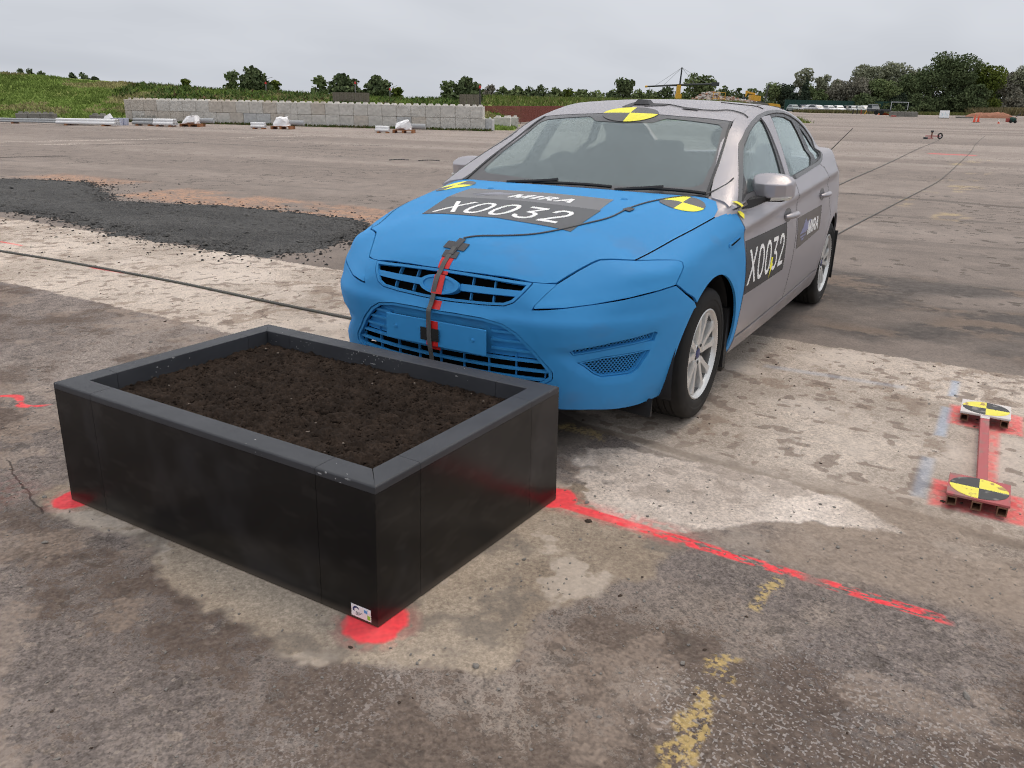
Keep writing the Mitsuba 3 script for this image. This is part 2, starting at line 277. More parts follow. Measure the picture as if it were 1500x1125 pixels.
pr('mat_rimsilver', [.68, .68, .67], .32, metallic=.6); pr('mat_rimdark', [.05, .05, .05], .5, metallic=.5); pr('mat_disc', [.22, .20, .19], .4, metallic=.7)
pr('mat_sticker_dark', [.040, .040, .043], .45); pr('mat_sticker_grey', [.155, .155, .165], .45); pr('mat_sticker_mid', [.075, .077, .083], .45)
pr('mat_sticker_brown', [.115, .102, .096], .45); pr('mat_white', [.80, .80, .80], .45); pr('mat_logo', [.20, .21, .34], .45); pr('mat_logo_pale', [.225, .23, .27], .45)
pr('mat_yellow', [.86, .80, .06], .45); pr('mat_tape', [.055, .055, .060], .55); pr('mat_tape_black', [.010, .010, .010], .5); pr('mat_target_dark', [.115, .115, .118], .5); pr('mat_redtape', [.62, .022, .020], .4)
pr('mat_cable', [.09, .09, .09], .5); pr('mat_badge_blue', [.02, .03, .12], .2, clearcoat=1.)
pr('mat_interior', [.030, .030, .032], .8); pr('mat_seat', [.035, .036, .040], .9, specular=.2); pr('mat_lamp_clear', [.55, .53, .48], .15, clearcoat=1.); pr('mat_lamp_red', [.35, .01, .01], .15, clearcoat=1.)
bsdf('mat_windscreen', {'type': 'blendbsdf', 'weight': .20, 'a': {'type': 'thindielectric', 'int_ior': 1.6, 'specular_reflectance': rgb([.88, 1., 1.]), 'specular_transmittance': rgb([.74, .83, .82])}, 'b': {'type': 'twosided', 'm': {'type': 'diffuse', 'reflectance': rgb([.42, .49, .51])}}})
bsdf('mat_side_glass', {'type': 'blendbsdf', 'weight': .10, 'a': {'type': 'thindielectric', 'int_ior': 1.75, 'specular_reflectance': rgb([.88, 1., 1.]), 'specular_transmittance': rgb([.72, .82, .81])}, 'b': {'type': 'twosided', 'm': {'type': 'diffuse', 'reflectance': rgb([.42, .50, .51])}}})
bsdf('mat_mirror', {'type': 'conductor', 'material': 'Al'})

# ------------------------------------------------------------------ the tested car: body surface
def smax(a, b, k):
    h = np.clip(.5 + .5*(a - b)/k, 0, 1); return b + (a - b)*h + k*h*(1 - h)
def tab(xs, ys):                   # smooth table, straight beyond its ends
    xs, ys = np.array(xs, float), np.array(ys, float); o = np.argsort(xs); xs, ys = xs[o], ys[o]
    g = np.linspace(xs[0], xs[-1], 1500); v = PchipInterpolator(xs, ys)(g)
    s0, s1 = (ys[1]-ys[0])/(xs[1]-xs[0]), (ys[-1]-ys[-2])/(xs[-1]-xs[-2])
    g = np.concatenate([[xs[0]-9], g, [xs[-1]+9]]); v = np.concatenate([[ys[0]-9*s0], v, [ys[-1]+9*s1]])
    return lambda q: np.interp(q, g, v)
# hood and tail, along the middle
TC=tab([.90,.87,.85,.79,.708,.5,.25,0,-.2,-.36,-.6],[.74,.775,.797,.83,.866,.918,.957,.988,1.002,1.011,1.025])
TY=np.array([0,.2,.4,.5,.6,.7,.8,.9,1.0]); TX=np.array([-.6,-.4,-.2,0,.25,.45,.60,.75,.85,.95])
TD=np.array([[0,0,.003,.005,.008,.012,.03,.08,.15],[0,0,.003,.005,.008,.012,.03,.08,.15],[0,.001,.006,.009,.014,.026,.048,.095,.17],[0,.003,.010,.015,.024,.042,.070,.115,.19],
 [0,.006,.016,.027,.044,.066,.098,.15,.22],[0,.008,.025,.044,.068,.097,.135,.19,.26],[0,.010,.035,.056,.083,.115,.16,.225,.3],[0,.014,.062,.102,.155,.22,.29,.37,.46],[0,.018,.074,.125,.19,.27,.35,.44,.54],[0,.02,.08,.14,.21,.3,.39,.49,.6]])
TS=RectBivariateSpline(TX,TY,TD,kx=3,ky=3)
TAIL=tab([-2.9,-3.2,-3.5,-3.62,-3.72,-3.80],[1.08,1.06,1.03,1.0,.93,.78])
def T(x,y):
    y=np.abs(y); a=TC(x)-TS.ev(np.clip(x,-.6,.95),np.clip(y,0,1))
    t_ = y - np.interp(x, [-.33, -.1, .2, .5, .75], [.655, .60, .545, .50, .455]); sp = lambda w: .5*(t_ + np.sqrt(t_*t_ + w*w))
    a = a - .15*(sp(.012) - sp(.13))*np.clip((.84 - x)/.12, 0, 1)
    b=TAIL(x)-.06*(y/.8)**2
    return np.where(x>-1.5,np.where(x>-.5,a,1.02),np.where(x<-2.9,b,1.16))
# front
X0=tab([.10,.18,.25,.33,.45,.52,.59,.633,.663,.70,.74,.78,.83],[.80,.868,.895,.908,.918,.928,.934,.912,.905,.890,.872,.855,.80])
XC=tab([0,.2,.4,.55,.68,.79,.86,.9,.95],[0,.010,.042,.090,.185,.325,.465,.59,.82])
def XF(y, z):
    a = np.abs(y); zc = .598 + .155*a
    led = np.clip((zc + .012 - z)/.022, 0, 1); led = led*led*(3 - 2*led)
    return X0(z) - XC(a) + .012*led*np.clip((a - .40)/.06, 0, 1)*np.clip((z - .45)/.12, 0, 1)
YM=tab([.6,.45,.36,.2,0,-.2,-.4,-.8,-1.5,-2.2,-2.6,-2.85,-3.2,-3.5,-3.7,-3.83],[.842,.870,.884,.897,.904,.911,.922,.932,.936,.930,.918,.908,.87,.81,.75,.65])
YL=tab([.10,.16,.22,.30,.45,.60,.75],[-.12,-.085,-.055,-.030,-.009,0,-.003])
ZC=tab([.6,0,-.43,-1.1,-2.46,-3.2,-3.8],[.80,.84,.863,.91,.98,1.0,1.0])
def YS(x,z):
    zc=ZC(x); lo=YL(np.minimum(z,.75))-.010*np.clip((z-.75)/(zc-.75+1e-6),0,1)
    front=np.clip((x-.05)/.35,0,1)
    lo=lo-front*.014*np.clip((.62-z)/.35,0,1.3)
    up=-np.interp(x,[-1.2,-.4,.1],[.45,.55,.65])*np.maximum(z-zc,0)
    # soft shoulder crease
    r = np.hypot(x, z - .318); r2 = np.hypot(x + 2.85, z - .318)
    flare = .010*np.exp(-((r - .39)/.075)**2) + .012*np.exp(-((r2 - .39)/.075)**2)
    q = np.maximum(zc - z, 0)/.045; lo = lo - .013*q*np.exp(1 - q)*np.clip((-.25 - x)/.2, 0, 1)
    return YM(x) + lo + up + flare*np.clip((.86 - z)/.1, 0, 1)
def flow(x,y,z):
    ay=np.abs(y)
    s=ay-YS(x,z)
    # wheel-arch lip flare
    g=smax(s,(x-XF(y,z))*.8,.05)
    t=(z-T(x,y))
    g = smax(g, (-3.80 + .16*(ay/.8)**2 + .35*np.maximum(z - .62, 0)**1.5 - x)*.8, .09)
    return smax(g, t, .045)
# greenhouse
RC=tab([-.1,-.36,-.6,-.8,-1.016,-1.15,-1.4,-1.7,-2.0,-2.3,-2.6,-2.9,-3.2,-3.5,-3.7],[.865,1.008,1.150,1.265,1.381,1.420,1.455,1.469,1.462,1.432,1.37,1.27,1.155,1.04,.96])
CR=tab([0,-.36,-1.05,-1.6,-2.4,-3.4],[0,.0,.13,.075,.09,.14])
def R(x,y): return RC(x)-CR(x)*y*y
YB=tab([0,-.4,-1.4,-2.2,-2.6,-2.8,-3.2,-3.6],[.865,.868,.885,.873,.84,.81,.76,.70])
Y2=tab([0,-1.1,-1.7,-2.3,-2.7,-3.2],[.44,.36,.22,.20,.28,.4])
def YG(x,z):
    w=z-1.0
    return YB(x)-.42*w-Y2(x)*w*w
def fgreen(x,y,z): return np.maximum(smax(np.abs(y)-YG(x,z),(z-R(x,y))*.9,.07),.96-z)
def fbody(x,y,z): return -smax(-flow(x,y,z),-fgreen(x,y,z),.02)

def cast(f, o, d, t0, t1):
    """first point where o + t d enters f < 0"""
    lo, hi = np.full(len(o), t0, float), np.full(len(o), t1, float); done = np.zeros(len(o), bool); ts = np.linspace(t0, t1, 26)
    for i in range(1, len(ts)):
        w = np.nonzero(~done)[0]
        if not len(w): break
        p = o[w] + ts[i]*d[w]; h = w[f(p[:, 0], p[:, 1], p[:, 2]) < 0]
        lo[h], hi[h] = ts[i-1], ts[i]; done[h] = True
    for _ in range(12):
        m = (lo + hi)/2; p = o + m[:, None]*d; inside = f(p[:, 0], p[:, 1], p[:, 2]) < 0
        hi, lo = np.where(inside, m, hi), np.where(inside, lo, m)
    return o + hi[:, None]*d
class Ortho:
    """surface points addressed by parallel projection along a direction"""
    def __init__(s, D):
        s.D = np.array(D, float)/np.linalg.norm(D)
        h = np.array([0, 0, 1.0]) if abs(s.D[2]) < .9 else np.array([1.0, 0, 0])
        s.U = np.cross(h, s.D); s.U /= np.linalg.norm(s.U); s.V = np.cross(s.D, s.U)
    def to2d(s, P): P = np.atleast_2d(np.array(P, float)); return np.stack([P @ s.U, P @ s.V], 1)
    def depth(s, P): P = np.atleast_2d(np.array(P, float)); return P @ s.D
    def rays(s, q): return q[:, :1]*s.U + q[:, 1:]*s.V, np.broadcast_to(-s.D, (len(q), 3)), lambda t: -t
class Cyl:
    """surface points addressed by angle about an upright axis, and height"""
    R = .8
    def __init__(s, xa, back=False): s.xa, s.s = xa, (-1 if back else 1)
    def to2d(s, P): P = np.atleast_2d(np.array(P, float)); return np.stack([np.arctan2(P[:, 1], s.s*(P[:, 0]-s.xa))*s.R, P[:, 2]], 1)
    def depth(s, P): P = np.atleast_2d(np.array(P, float)); return np.hypot(P[:, 0]-s.xa, P[:, 1])
    def rays(s, q):
        w = q[:, 0]/s.R; d = np.stack([s.s*np.cos(w), np.sin(w), 0*w], 1)
        return np.stack([0*w + s.xa, 0*w, q[:, 1]], 1), -d, lambda t: -t
def surf(mp, q, f, near, span=.16):
    """3D surface points at map coordinates q; near = depths of known points"""
    o, d, _ = mp.rays(np.array(q, float)); a, b = np.max(near) + span, np.min(near) - span
    return cast(f, o, d, -a, -b)
def grad(f, P, e=1e-3):
    x, y, z = P.T; g = np.stack([f(x+e, y, z)-f(x-e, y, z), f(x, y+e, z)-f(x, y-e, z), f(x, y, z+e)-f(x, y, z-e)], 1)
    return g/(np.linalg.norm(g, axis=1, keepdims=True) + 1e-12)
def ring(c, h):                    # resampled ring, corners kept
    P = np.array(c)[:-1]; out = []
    for i in range(len(P)):
        a, b = P[i], P[(i+1) % len(P)]; n = max(1, int(np.ceil(np.linalg.norm(b-a)/h)))
        out += [a + (b-a)*k/n for k in range(n)]
    return np.array(out)
def polys(g): return [q for q in getattr(g, 'geoms', [g]) if q.geom_type == 'Polygon' and q.area > 1e-7]
def tri2d(poly, h):
    """points and triangles that fill a polygon finely, and its rings as index lists"""
    poly = shapely.simplify(poly, h*.01); rings = [ring(r.coords, h) for r in [poly.exterior, *poly.interiors]]
    x0, y0, x1, y1 = poly.bounds; gx, gy = np.meshgrid(np.arange(x0, x1, h), np.arange(y0, y1, h)); gx = gx + (np.arange(len(gx)) % 2)[:, None]*h/2
    inner = poly.buffer(-.55*h); g = np.stack([gx.ravel(), gy.ravel()], 1)
    g = g[shapely.contains_xy(inner, g[:, 0], g[:, 1])] if not inner.is_empty else g[:0]
    P = np.vstack([*rings, g]); t = Delaunay(P).simplices; c = P[t].mean(1); t = t[shapely.contains_xy(poly.buffer(1e-6), c[:, 0], c[:, 1])]
    a, b, cc = P[t[:, 0]], P[t[:, 1]], P[t[:, 2]]; ar = (b-a)[:, 0]*(cc-a)[:, 1] - (b-a)[:, 1]*(cc-a)[:, 0]; t = t[np.abs(ar) > 1e-10]
    idx, n = [], 0
    for r in rings: idx.append(np.arange(n, n+len(r))); n += len(r)
    return P, t, idx
def panel(poly, mp, f, near, h=.022, off=0., skirt=.012, gap=0.0, span=.16, hfn=None):
    """a sheet of the body surface over a polygon in map coordinates, lifted by off, its rim turned inwards"""
    out = []
    if gap: poly = poly.buffer(-gap, join_style='mitre')
    for pg in polys(poly):
        q, t, idx = tri2d(pg, h); P = surf(mp, q, f, near, span); N = grad(f, P)
        o = off if hfn is None else off + hfn(q); V = P + N*(o[:, None] if hasattr(o, 'shape') else o)
        fn = np.cross(V[t[:, 1]]-V[t[:, 0]], V[t[:, 2]]-V[t[:, 0]]); w = (fn*N[t].mean(1)).sum(1) < 0; t[w] = t[w][:, ::-1]
        vs, fs, n = [V], [t], len(V)
        if skirt:
            for r in idx:
                b = V[r] - N[r]*skirt; m = len(r); vs.append(b); k = np.arange(m); k2 = (k+1) % m
                fs += [np.stack([r[k], n+k, r[k2]], 1), np.stack([r[k2], n+k, n+k2], 1)]; n += m
        out.append(trimesh.Trimesh(np.vstack(vs), np.vstack(fs), process=False))
    return cat(out)
def mapped(mp, pts): return Polygon(mp.to2d(pts)).buffer(0)
def soft(pg, r): return pg.buffer(-r).buffer(2*r).buffer(-r)
def spl(P, n=6):                   # smooth curve through points
    P = np.array(P, float); k = np.r_[0, np.cumsum(np.linalg.norm(np.diff(P, axis=0), axis=1))]
    q = np.linspace(0, k[-1], n*(len(P)-1)+1); return np.stack([PchipInterpolator(k, P[:, i])(q) for i in range(P.shape[1])], 1)
def mirror_y(P): return [(x, -y, z) for x, y, z in P]
FB = fbody

# ------------------------------------------------------------------ the tested car: panels and parts
CAR = 'test_car'
label(CAR, 'silver hatchback with a matt blue front, yellow and black test targets and number stickers', 'car')
def C(part, mesh, mat, smooth=35): return put(f'{CAR}__{part}', mesh, mat, smooth)
def both(part, make, mat, smooth=35):
    m = make(); C(part, m, mat, smooth); return C(part, flip(m), mat, smooth)
M_TOP, M_HOOD, M_SIDE, M_FEND = Ortho((0, 0, 1)), Ortho((.42, 0, .91)), Ortho((0, 1, .12)), Ortho((.12, .75, .65))
M_LAMP, M_NOSE, M_TAIL, M_WS, M_RAIL = Ortho((.70, .62, .36)), Cyl(0.0), Cyl(-3.0, True), Ortho((.5, 0, .87)), Ortho((0, .86, .5))
GAP = .0022
def P2(mp, P): return Polygon(mp.to2d(P)).buffer(0)
def arch(xc, r, y, w0, w1, n=40): return [(xc + r*math.cos(math.radians(w)), y, .318 + r*math.sin(math.radians(w))) for w in np.linspace(w0, w1, n)]
# head lamp outline, inner corner of the hood, shut lines (left side; the right side is its mirror image)
HL = [(.764, .489, .740), (.676, .538, .785), (.616, .573, .812), (.588, .592, .822), (.555, .635, .824), (.526, .675, .822), (.494, .707, .819), (.407, .775, .817), (.345, .836, .816), (.326, .856, .806), (.336, .863, .783), (.404, .857, .717),
      (.502, .821, .707), (.630, .748, .691), (.738, .640, .671), (.811, .547, .657), (.860, .429, .644), (.854, .438, .662), (.814, .468, .706)]
SHUT = [(.494, .707, .819), (.359, .741, .848), (.241, .783, .887), (.058, .812, .915), (-.163, .823, .936)]
HFRONT = [(.862, 0, .760), (.858, .10, .758), (.845, .230, .754), (.811, .398, .743), (.790, .45, .741), (.764, .489, .740)]
hood_half = HFRONT + HL[1:7] + spl(SHUT)[1:].tolist() + [(-.26, .81, .952), (-.335, .775, .975), (-.345, .72, 1.0), (-.335, .5, 1.006), (-.325, .25, 1.008), (-.32, 0, 1.009)]
hood2 = P2(M_HOOD, hood_half + mirror_y(hood_half)[::-1])
near_hood = M_HOOD.depth(hood_half)
C('hood', panel(soft(hood2, .004), M_HOOD, FB, near_hood, .020, gap=GAP, span=.13), 'mat_blue', 40)
C('hood_underside', panel(hood2, M_HOOD, FB, near_hood, .06, off=-.03, skirt=0, span=.13), 'mat_gap')
both('headlight', lambda: panel(soft(P2(M_LAMP, HL), .006), M_LAMP, FB, M_LAMP.depth(HL), .014, off=-.001, gap=GAP*.9, span=.10), 'mat_blue')
both('headlight_bowl', lambda: panel(P2(M_LAMP, HL).buffer(.02), M_LAMP, FB, M_LAMP.depth(HL), .05, off=-.022, skirt=0, span=.10), 'mat_gap')
# front bumper with its openings
SEAM = [(.404, .857, .715), (.329, .876, .667), (.259, .884, .626), (.231, .885, .598)]
archF = arch(0, .376, .885, 47, -10)
low = [(.380, .838, .235), (.385, .828, .212), (.46, .79, .205), (.62, .70, .215), (.72, .64, .222), (.82, .48, .224), (.87, .25, .226), (.88, 0, .226)]
bump = HFRONT + HL[:0:-1][0:3] + HL[16:10:-1] + SEAM[1:] + [(q[0], .884 - .16*max(0, .47 - q[2]), q[2]) for q in archF] + low
b2 = P2(M_NOSE, bump); b2 = unary_union([b2, affinity.scale(b2, -1, 1, origin=(0, 0))]).buffer(.001)
GR = [(.86, 0, .79), (.84, .25, .79), (.815, .405, .765), (.815, .405, .738), (.855, .377, .693), (.872, .352, .664), (.885, .315, .648), (.898, .220, .642), (.908, .091, .638), (.908, 0, .637)]
gr2 = P2(M_NOSE, GR + mirror_y(GR)[::-1]); gr2 = gr2.buffer(-.012).buffer(.012)
LG = [(.933, 0, .596), (.929, .105, .597), (.920, .235, .594), (.907, .323, .579), (.892, .383, .545), (.869, .448, .480), (.836, .522, .390), (.838, .525, .355), (.85, .47, .318), (.87, .3, .300), (.88, 0, .295)]
lg2 = P2(M_NOSE, LG + mirror_y(LG)[::-1]); lg2 = soft(lg2, .02)
V1 = [(.817, .588, .478), (.811, .601, .488), (.713, .734, .517), (.528, .838, .539), (.514, .844, .534), (.522, .838, .500), (.685, .755, .487), (.806, .600, .459)]
V2 = [(.795, .617, .430), (.777, .645, .436), (.726, .712, .450), (.539, .828, .460), (.544, .824, .447), (.587, .802, .384), (.617, .786, .367), (.730, .699, .366), (.751, .675, .380), (.778, .641, .414)]
v1, v2 = P2(M_NOSE, V1), P2(M_NOSE, V2); mirx = lambda g: affinity.scale(g, -1, 1, origin=(0, 0))
near_nose = [.80, .97]
SCOOP = P2(M_NOSE, [(.86, .50, .485), (.80, .62, .505), (.53, .85, .560), (.50, .86, .52), (.58, .81, .36), (.62, .79, .345), (.74, .70, .345), (.80, .60, .40)])
def scoop(q):                       # the hollow that holds the fog-lamp vents
    a = np.stack([np.abs(q[:, 0]), q[:, 1]], 1); pts = shapely.points(a); d = shapely.distance(SCOOP.boundary, pts)*np.where(shapely.contains_xy(SCOOP, a[:, 0], a[:, 1]), 1, 0)
    return -.016*np.clip(d/.035, 0, 1)**1.2
holes = unary_union([gr2, lg2, v1, v2, mirx(v1), mirx(v2)])
C('front_bumper', panel(b2.difference(holes), M_NOSE, FB, near_nose, .017, gap=GAP*.6, skirt=.018, span=.14, hfn=scoop), 'mat_blue', 40)
C('bumper_backing', panel(b2.buffer(-.015).difference(unary_union([gr2.buffer(-.02), lg2.buffer(-.02)])), M_NOSE, FB, near_nose, .05, off=-.040, skirt=0), 'mat_gap')
# upper grille
grn = [.80, .95]
C('grille', panel(gr2.intersection(b2).difference(gr2.intersection(b2).buffer(-.015)), M_NOSE, FB, grn, .010, off=.001, gap=.0025, skirt=.014), 'mat_blue')
C('grille__backing', panel(gr2.intersection(b2), M_NOSE, FB, grn, .04, off=-.075, skirt=0), 'mat_gap')
def bar_between(z0, z1, s0, s1, off0, off1, taper=0): # a grille bar, from arc s0 to s1
    q = Polygon([(s0, z0), (s1, z0 + taper), (s1, z1 - taper*.2), (s0, z1)]); return panel(soft(q, .003 if s1 - s0 > .02 else .0005), M_NOSE, FB, grn, .012, off=off1, skirt=off1 - off0)
for s in (1, -1):
    m = bar_between(.687, .714, .090, .338, -.022, -.006, .004)
    C('grille__bar', m if s > 0 else flip(m), 'mat_blue')
    for yy in (.155, .265):
        for z0, z1 in ((.655, .686), (.714, .752)):
            m = bar_between(z0, z1, yy*.84, yy*.84 + .004, -.035, -.018); C('grille__fin', m if s > 0 else flip(m), 'mat_blue')
ell = lambda a, b, cz=.697, cs=0.0: affinity.translate(affinity.scale(Point(0, 0).buffer(1, 48), a, b), cs, cz)
C('badge', [panel(ell(.090, .037), M_NOSE, FB, grn, .008, off=.006, skirt=.03)], 'mat_blue')
C('badge__ring', panel(ell(.090, .037).difference(ell(.072, .027)), M_NOSE, FB, grn, .006, off=.0115, skirt=.006), 'mat_blue')
# lower grille: frame, slats, uprights, number plate
C('lower_grille', panel(lg2.difference(lg2.buffer(-.015)), M_NOSE, FB, grn, .010, off=-.004, gap=.002, skirt=.02), 'mat_blue')
C('lower_grille__backing', panel(lg2.buffer(.01), M_NOSE, FB, grn, .04, off=-.085, skirt=0), 'mat_gap')
lgi = lg2.buffer(-.0155)
shield = lgi.intersection(sbox(-.5, .432, .5, .60))
C('lower_grille__panel', panel(shield, M_NOSE, FB, grn, .02, off=-.030, skirt=.01), 'mat_blue')
for z in (.540, .502, .464, .424, .384, .346, .318):
    q = lgi.intersection(sbox(-.6, z - .005, .6, z + .005))
    if z > .43: q = q.difference(sbox(-.226, .3, .226, .7))
    for g in polys(q): C('lower_grille__slat', panel(g, M_NOSE, FB, grn, .012, off=-.012, skirt=.016), 'mat_blue')
for s in np.arange(-.42, .43, .105):
    q = lgi.intersection(sbox(s - .002, .30, s + .002, .424 if abs(s) < .3 else .464))
    for g in polys(q): C('lower_grille__upright', panel(g, M_NOSE, FB, grn, .02, off=-.022, skirt=.012), 'mat_blue')
plate = box(.926, .9345, -.26, .26, .438, .549, .002); C('number_plate', plate, 'mat_blue', False)
C('number_plate__bracket', box(.895, .926, -.235, .235, .45, .54), 'mat_gap', False)
for y, z in ((-.205, .497), (.198, .497)): C('number_plate__screw', moved(lathe([(0, .006), (.006, .005), (.0085, 0), (.0085, -.002)], 12, 'x'), (.935, y, z)), 'mat_blue', 30)
# fog-lamp vents: honeycomb in a frame
def honeycomb(v):
    g = v.buffer(-.006); x0, y0, x1, y1 = g.bounds; cells = []; a = .0072; dx, dy = a*1.9, a*1.25; r = 0
    for yy in np.arange(y0, y1 + dy, dy):
        for xx in np.arange(x0 + (r % 2)*dx/2, x1 + dx, dx): cells.append(Polygon([(xx + dx*.42*math.cos(w), yy + dy*.60*math.sin(w)) for w in np.arange(0, 6.2, math.pi/3)]))
        r += 1
    return g.buffer(.002).difference(unary_union(cells))
for v, nm in ((v1, 'fog_vent'), (v2, 'fog_vent')):
    for s in (1, -1):
        k = C(nm, (lambda m: m if s > 0 else flip(m))(panel(v.difference(v.buffer(-.0075)), M_NOSE, FB, near_nose, .010, off=-.017, skirt=.02, gap=.0015)), 'mat_blue')
        m = panel(honeycomb(v), M_NOSE, FB, near_nose, .012, off=-.026, skirt=.006); put(k + '__mesh', m if s > 0 else flip(m), 'mat_blue', False)
# fenders
def at_side(x, z, f=FB, y0=1.1, y1=.45):
    x, z = np.atleast_1d(np.array(x, float)), np.atleast_1d(np.array(z, float)); return cast(f, np.stack([x, 0*x, z], 1), np.broadcast_to([0, 1.0, 0], (len(x), 3)), -0 + y0, y1) if 0 else \
        cast(f, np.stack([x, 0*x + y0, z], 1), np.broadcast_to([0, -1.0, 0], (len(x), 3)), 0, y0 - y1)
def side_pts(P): P = np.array(P, float); return at_side(P[:, 0], P[:, 1])
aF = side_pts([(.378*math.cos(w), .318 + .378*math.sin(w)) for w in np.radians(np.linspace(50, 198, 50))])
DOORF = [(-.385, .950), (-.40, .884), (-.425, .80), (-.455, .62), (-.455, .5), (-.445, .40), (-.46, .30), (-.475, .222)]
fen = spl(SHUT)[::-1].tolist() + HL[7:12] + SEAM[1:] + aF.tolist() + side_pts([(-.40, .205), *DOORF[::-1]]).tolist() + [(-.30, .852, .955)]
both('fender', lambda: panel(P2(M_FEND, fen), M_FEND, FB, M_FEND.depth(fen), .020, gap=GAP, span=.12), 'mat_blue', 40)
ven = side_pts([(-.176, .817), (-.335, .838), (-.350, .834), (-.352, .818), (-.200, .797), (-.176, .803)])
both('fender_vent', lambda: panel(soft(P2(M_SIDE, ven), .004), M_SIDE, FB, M_SIDE.depth(ven), .01, off=.004), 'mat_blue')
vin = side_pts([(-.20, .812), (-.335, .830), (-.335, .823), (-.205, .804)])
both('fender_vent__slot', lambda: panel(P2(M_SIDE, vin), M_SIDE, FB, M_SIDE.depth(vin), .01, off=.0055, skirt=.001), 'mat_gap')
both('plenum_cover', lambda: panel(P2(M_FEND, [(-.08, .72, .96), (-.10, .86, .93), (-.47, .90, .95), (-.47, .74, 1.02), (-.36, .70, 1.0), (-.25, .70, .98)]), M_FEND, FB, M_FEND.depth(fen), .03, off=-.009, skirt=0, span=.2), 'mat_silver')
# doors, sill, rear quarter
BELT = lambda x: float(np.interp(x, [-2.5, -2.23, -1.49, -.9, -.5, -.385], [1.090, 1.078, 1.028, 1.012, .995, .962]))
fd = side_pts([(x - .006, z) for x, z in DOORF[:-1]] + [(-.463, .292), (-1.44, .318), (-1.446, .47), (-1.488, .80), (-1.492, .90), (-1.488, BELT(-1.488))] + [(x, BELT(x)) for x in np.linspace(-1.4, -.42, 9)])
nd = [.86, .96]
both('front_door', lambda: panel(P2(M_SIDE, fd), M_SIDE, FB, M_SIDE.depth(fd), .016, gap=GAP), 'mat_silver', 40)
rd = side_pts([(-1.488, BELT(-1.488)), (-1.492, .90), (-1.488, .80), (-1.446, .47), (-1.44, .318), (-2.22, .334), (-2.425, .340)] + [(-2.85 + .44*math.cos(w), .318 + .44*math.sin(w)) for w in np.radians(np.linspace(14, 60, 14))] + [(-2.60, .79), (-2.50, .91), (-2.45, .98), (-2.38, 1.045), (-2.26, BELT(-2.26))] + [(x, BELT(x)) for x in np.linspace(-2.2, -1.55, 7)])
both('rear_door', lambda: panel(P2(M_SIDE, rd), M_SIDE, FB, M_SIDE.depth(rd), .016, gap=GAP), 'mat_silver', 40)
sl = side_pts([(-.475, .286), (-.47, .20), (-2.43, .215), (-2.475, .30), (-2.44, .335), (-2.22, .330), (-1.44, .313)])
both('sill', lambda: panel(P2(M_SIDE, sl), M_SIDE, FB, M_SIDE.depth(sl), .03, off=.004, gap=.002), 'mat_silver', 40)
aR = side_pts([(-2.85 + .378*math.cos(w), .318 + .378*math.sin(w)) for w in np.radians(np.linspace(-6, 180, 60))])
rq = side_pts([(-2.26, BELT(-2.26)), (-2.38, 1.045), (-2.45, .98), (-2.50, .91), (-2.60, .79)] + [(-2.85 + .44*math.cos(w), .318 + .44*math.sin(w)) for w in np.radians(np.linspace(60, 14, 14))] + [(-2.43, .335), (-2.47, .28)]).tolist() + aR.tolist() + side_pts([(-3.30, .32), (-3.30, .66), (-3.42, .80), (-3.45, .98), (-3.30, 1.02), (-2.9, 1.06), (-2.6, 1.085), (-2.4, 1.085)]).tolist()
both('rear_quarter', lambda: panel(P2(M_SIDE, rq), M_SIDE, FB, M_SIDE.depth(rq), .018, gap=GAP, span=.22), 'mat_silver', 40)
# greenhouse: body side frame with the window opening, roof, glass
def on_rail(P): P = np.array(P, float); return side_pts(P)
WIN = [(-.40, 1.000), (-.54, 1.075), (-.70, 1.160), (-.86, 1.240), (-1.02, 1.305), (-1.16, 1.343), (-1.32, 1.376), (-1.50, 1.398), (-1.70, 1.407), (-1.88, 1.405), (-2.04, 1.390), (-2.20, 1.352), (-2.36, 1.297), (-2.52, 1.232), (-2.51, 1.19), (-2.44, 1.135), (-2.34, 1.098), (-2.24, BELT(-2.24)), (-1.49, BELT(-1.49)), (-.9, BELT(-.9)), (-.5, BELT(-.5) + .003)]
win3 = on_rail(WIN); rail_near = [M_RAIL.depth(win3).min() - .1, M_RAIL.depth(win3).max() + .02]
frame = [(-.300, .852, .956), (-.335, .776, .976), (-.352, .735, 1.003), (-.41, .715, 1.036), (-.62, .680, 1.155), (-.83, .640, 1.262), (-1.065, .600, 1.352), (-1.16, .600, 1.385), (-1.4, .600, 1.426), (-1.7, .590, 1.444), (-2.0, .580, 1.434), (-2.3, .570, 1.403), (-2.52, .56, 1.358),
         (-2.80, .60, 1.262), (-3.10, .62, 1.14), (-3.35, .63, 1.055), (-3.44, .70, 1.01), (-3.42, .80, .99), (-3.0, .86, 1.05), (-2.6, .87, 1.085), (-2.40, .87, 1.085), (-2.24, .875, 1.076)] + [(x, .88, BELT(x)) for x in (-1.9, -1.49, -1.0, -.6)] + [(-.385, .855, .960)]
fr2 = P2(M_RAIL, frame); wn2 = soft(P2(M_RAIL, win3), .01)
rn = M_RAIL.depth(frame)
both('pillar_lining', lambda: panel(fr2.difference(wn2.buffer(-.004)), M_RAIL, FB, rn, .04, off=-.022, skirt=0, span=.13), 'mat_interior', 40)
both('side_frame', lambda: panel(fr2.difference(wn2), M_RAIL, FB, rn, .022, gap=.001, span=.13), 'mat_silver', 40)
roofh = [(-1.018, 0, 1.382), (-1.024, .3, 1.375), (-1.065, .598, 1.352), (-1.16, .598, 1.385), (-1.4, .598, 1.426), (-1.7, .588, 1.444), (-2.0, .578, 1.434), (-2.3, .568, 1.403), (-2.52, .558, 1.358), (-2.545, .3, 1.375), (-2.55, 0, 1.383)]
C('roof', panel(P2(M_TOP, roofh + mirror_y(roofh)[::-1]), M_TOP, FB, [1.30, 1.47], .028, gap=.0015), 'mat_silver', 40)
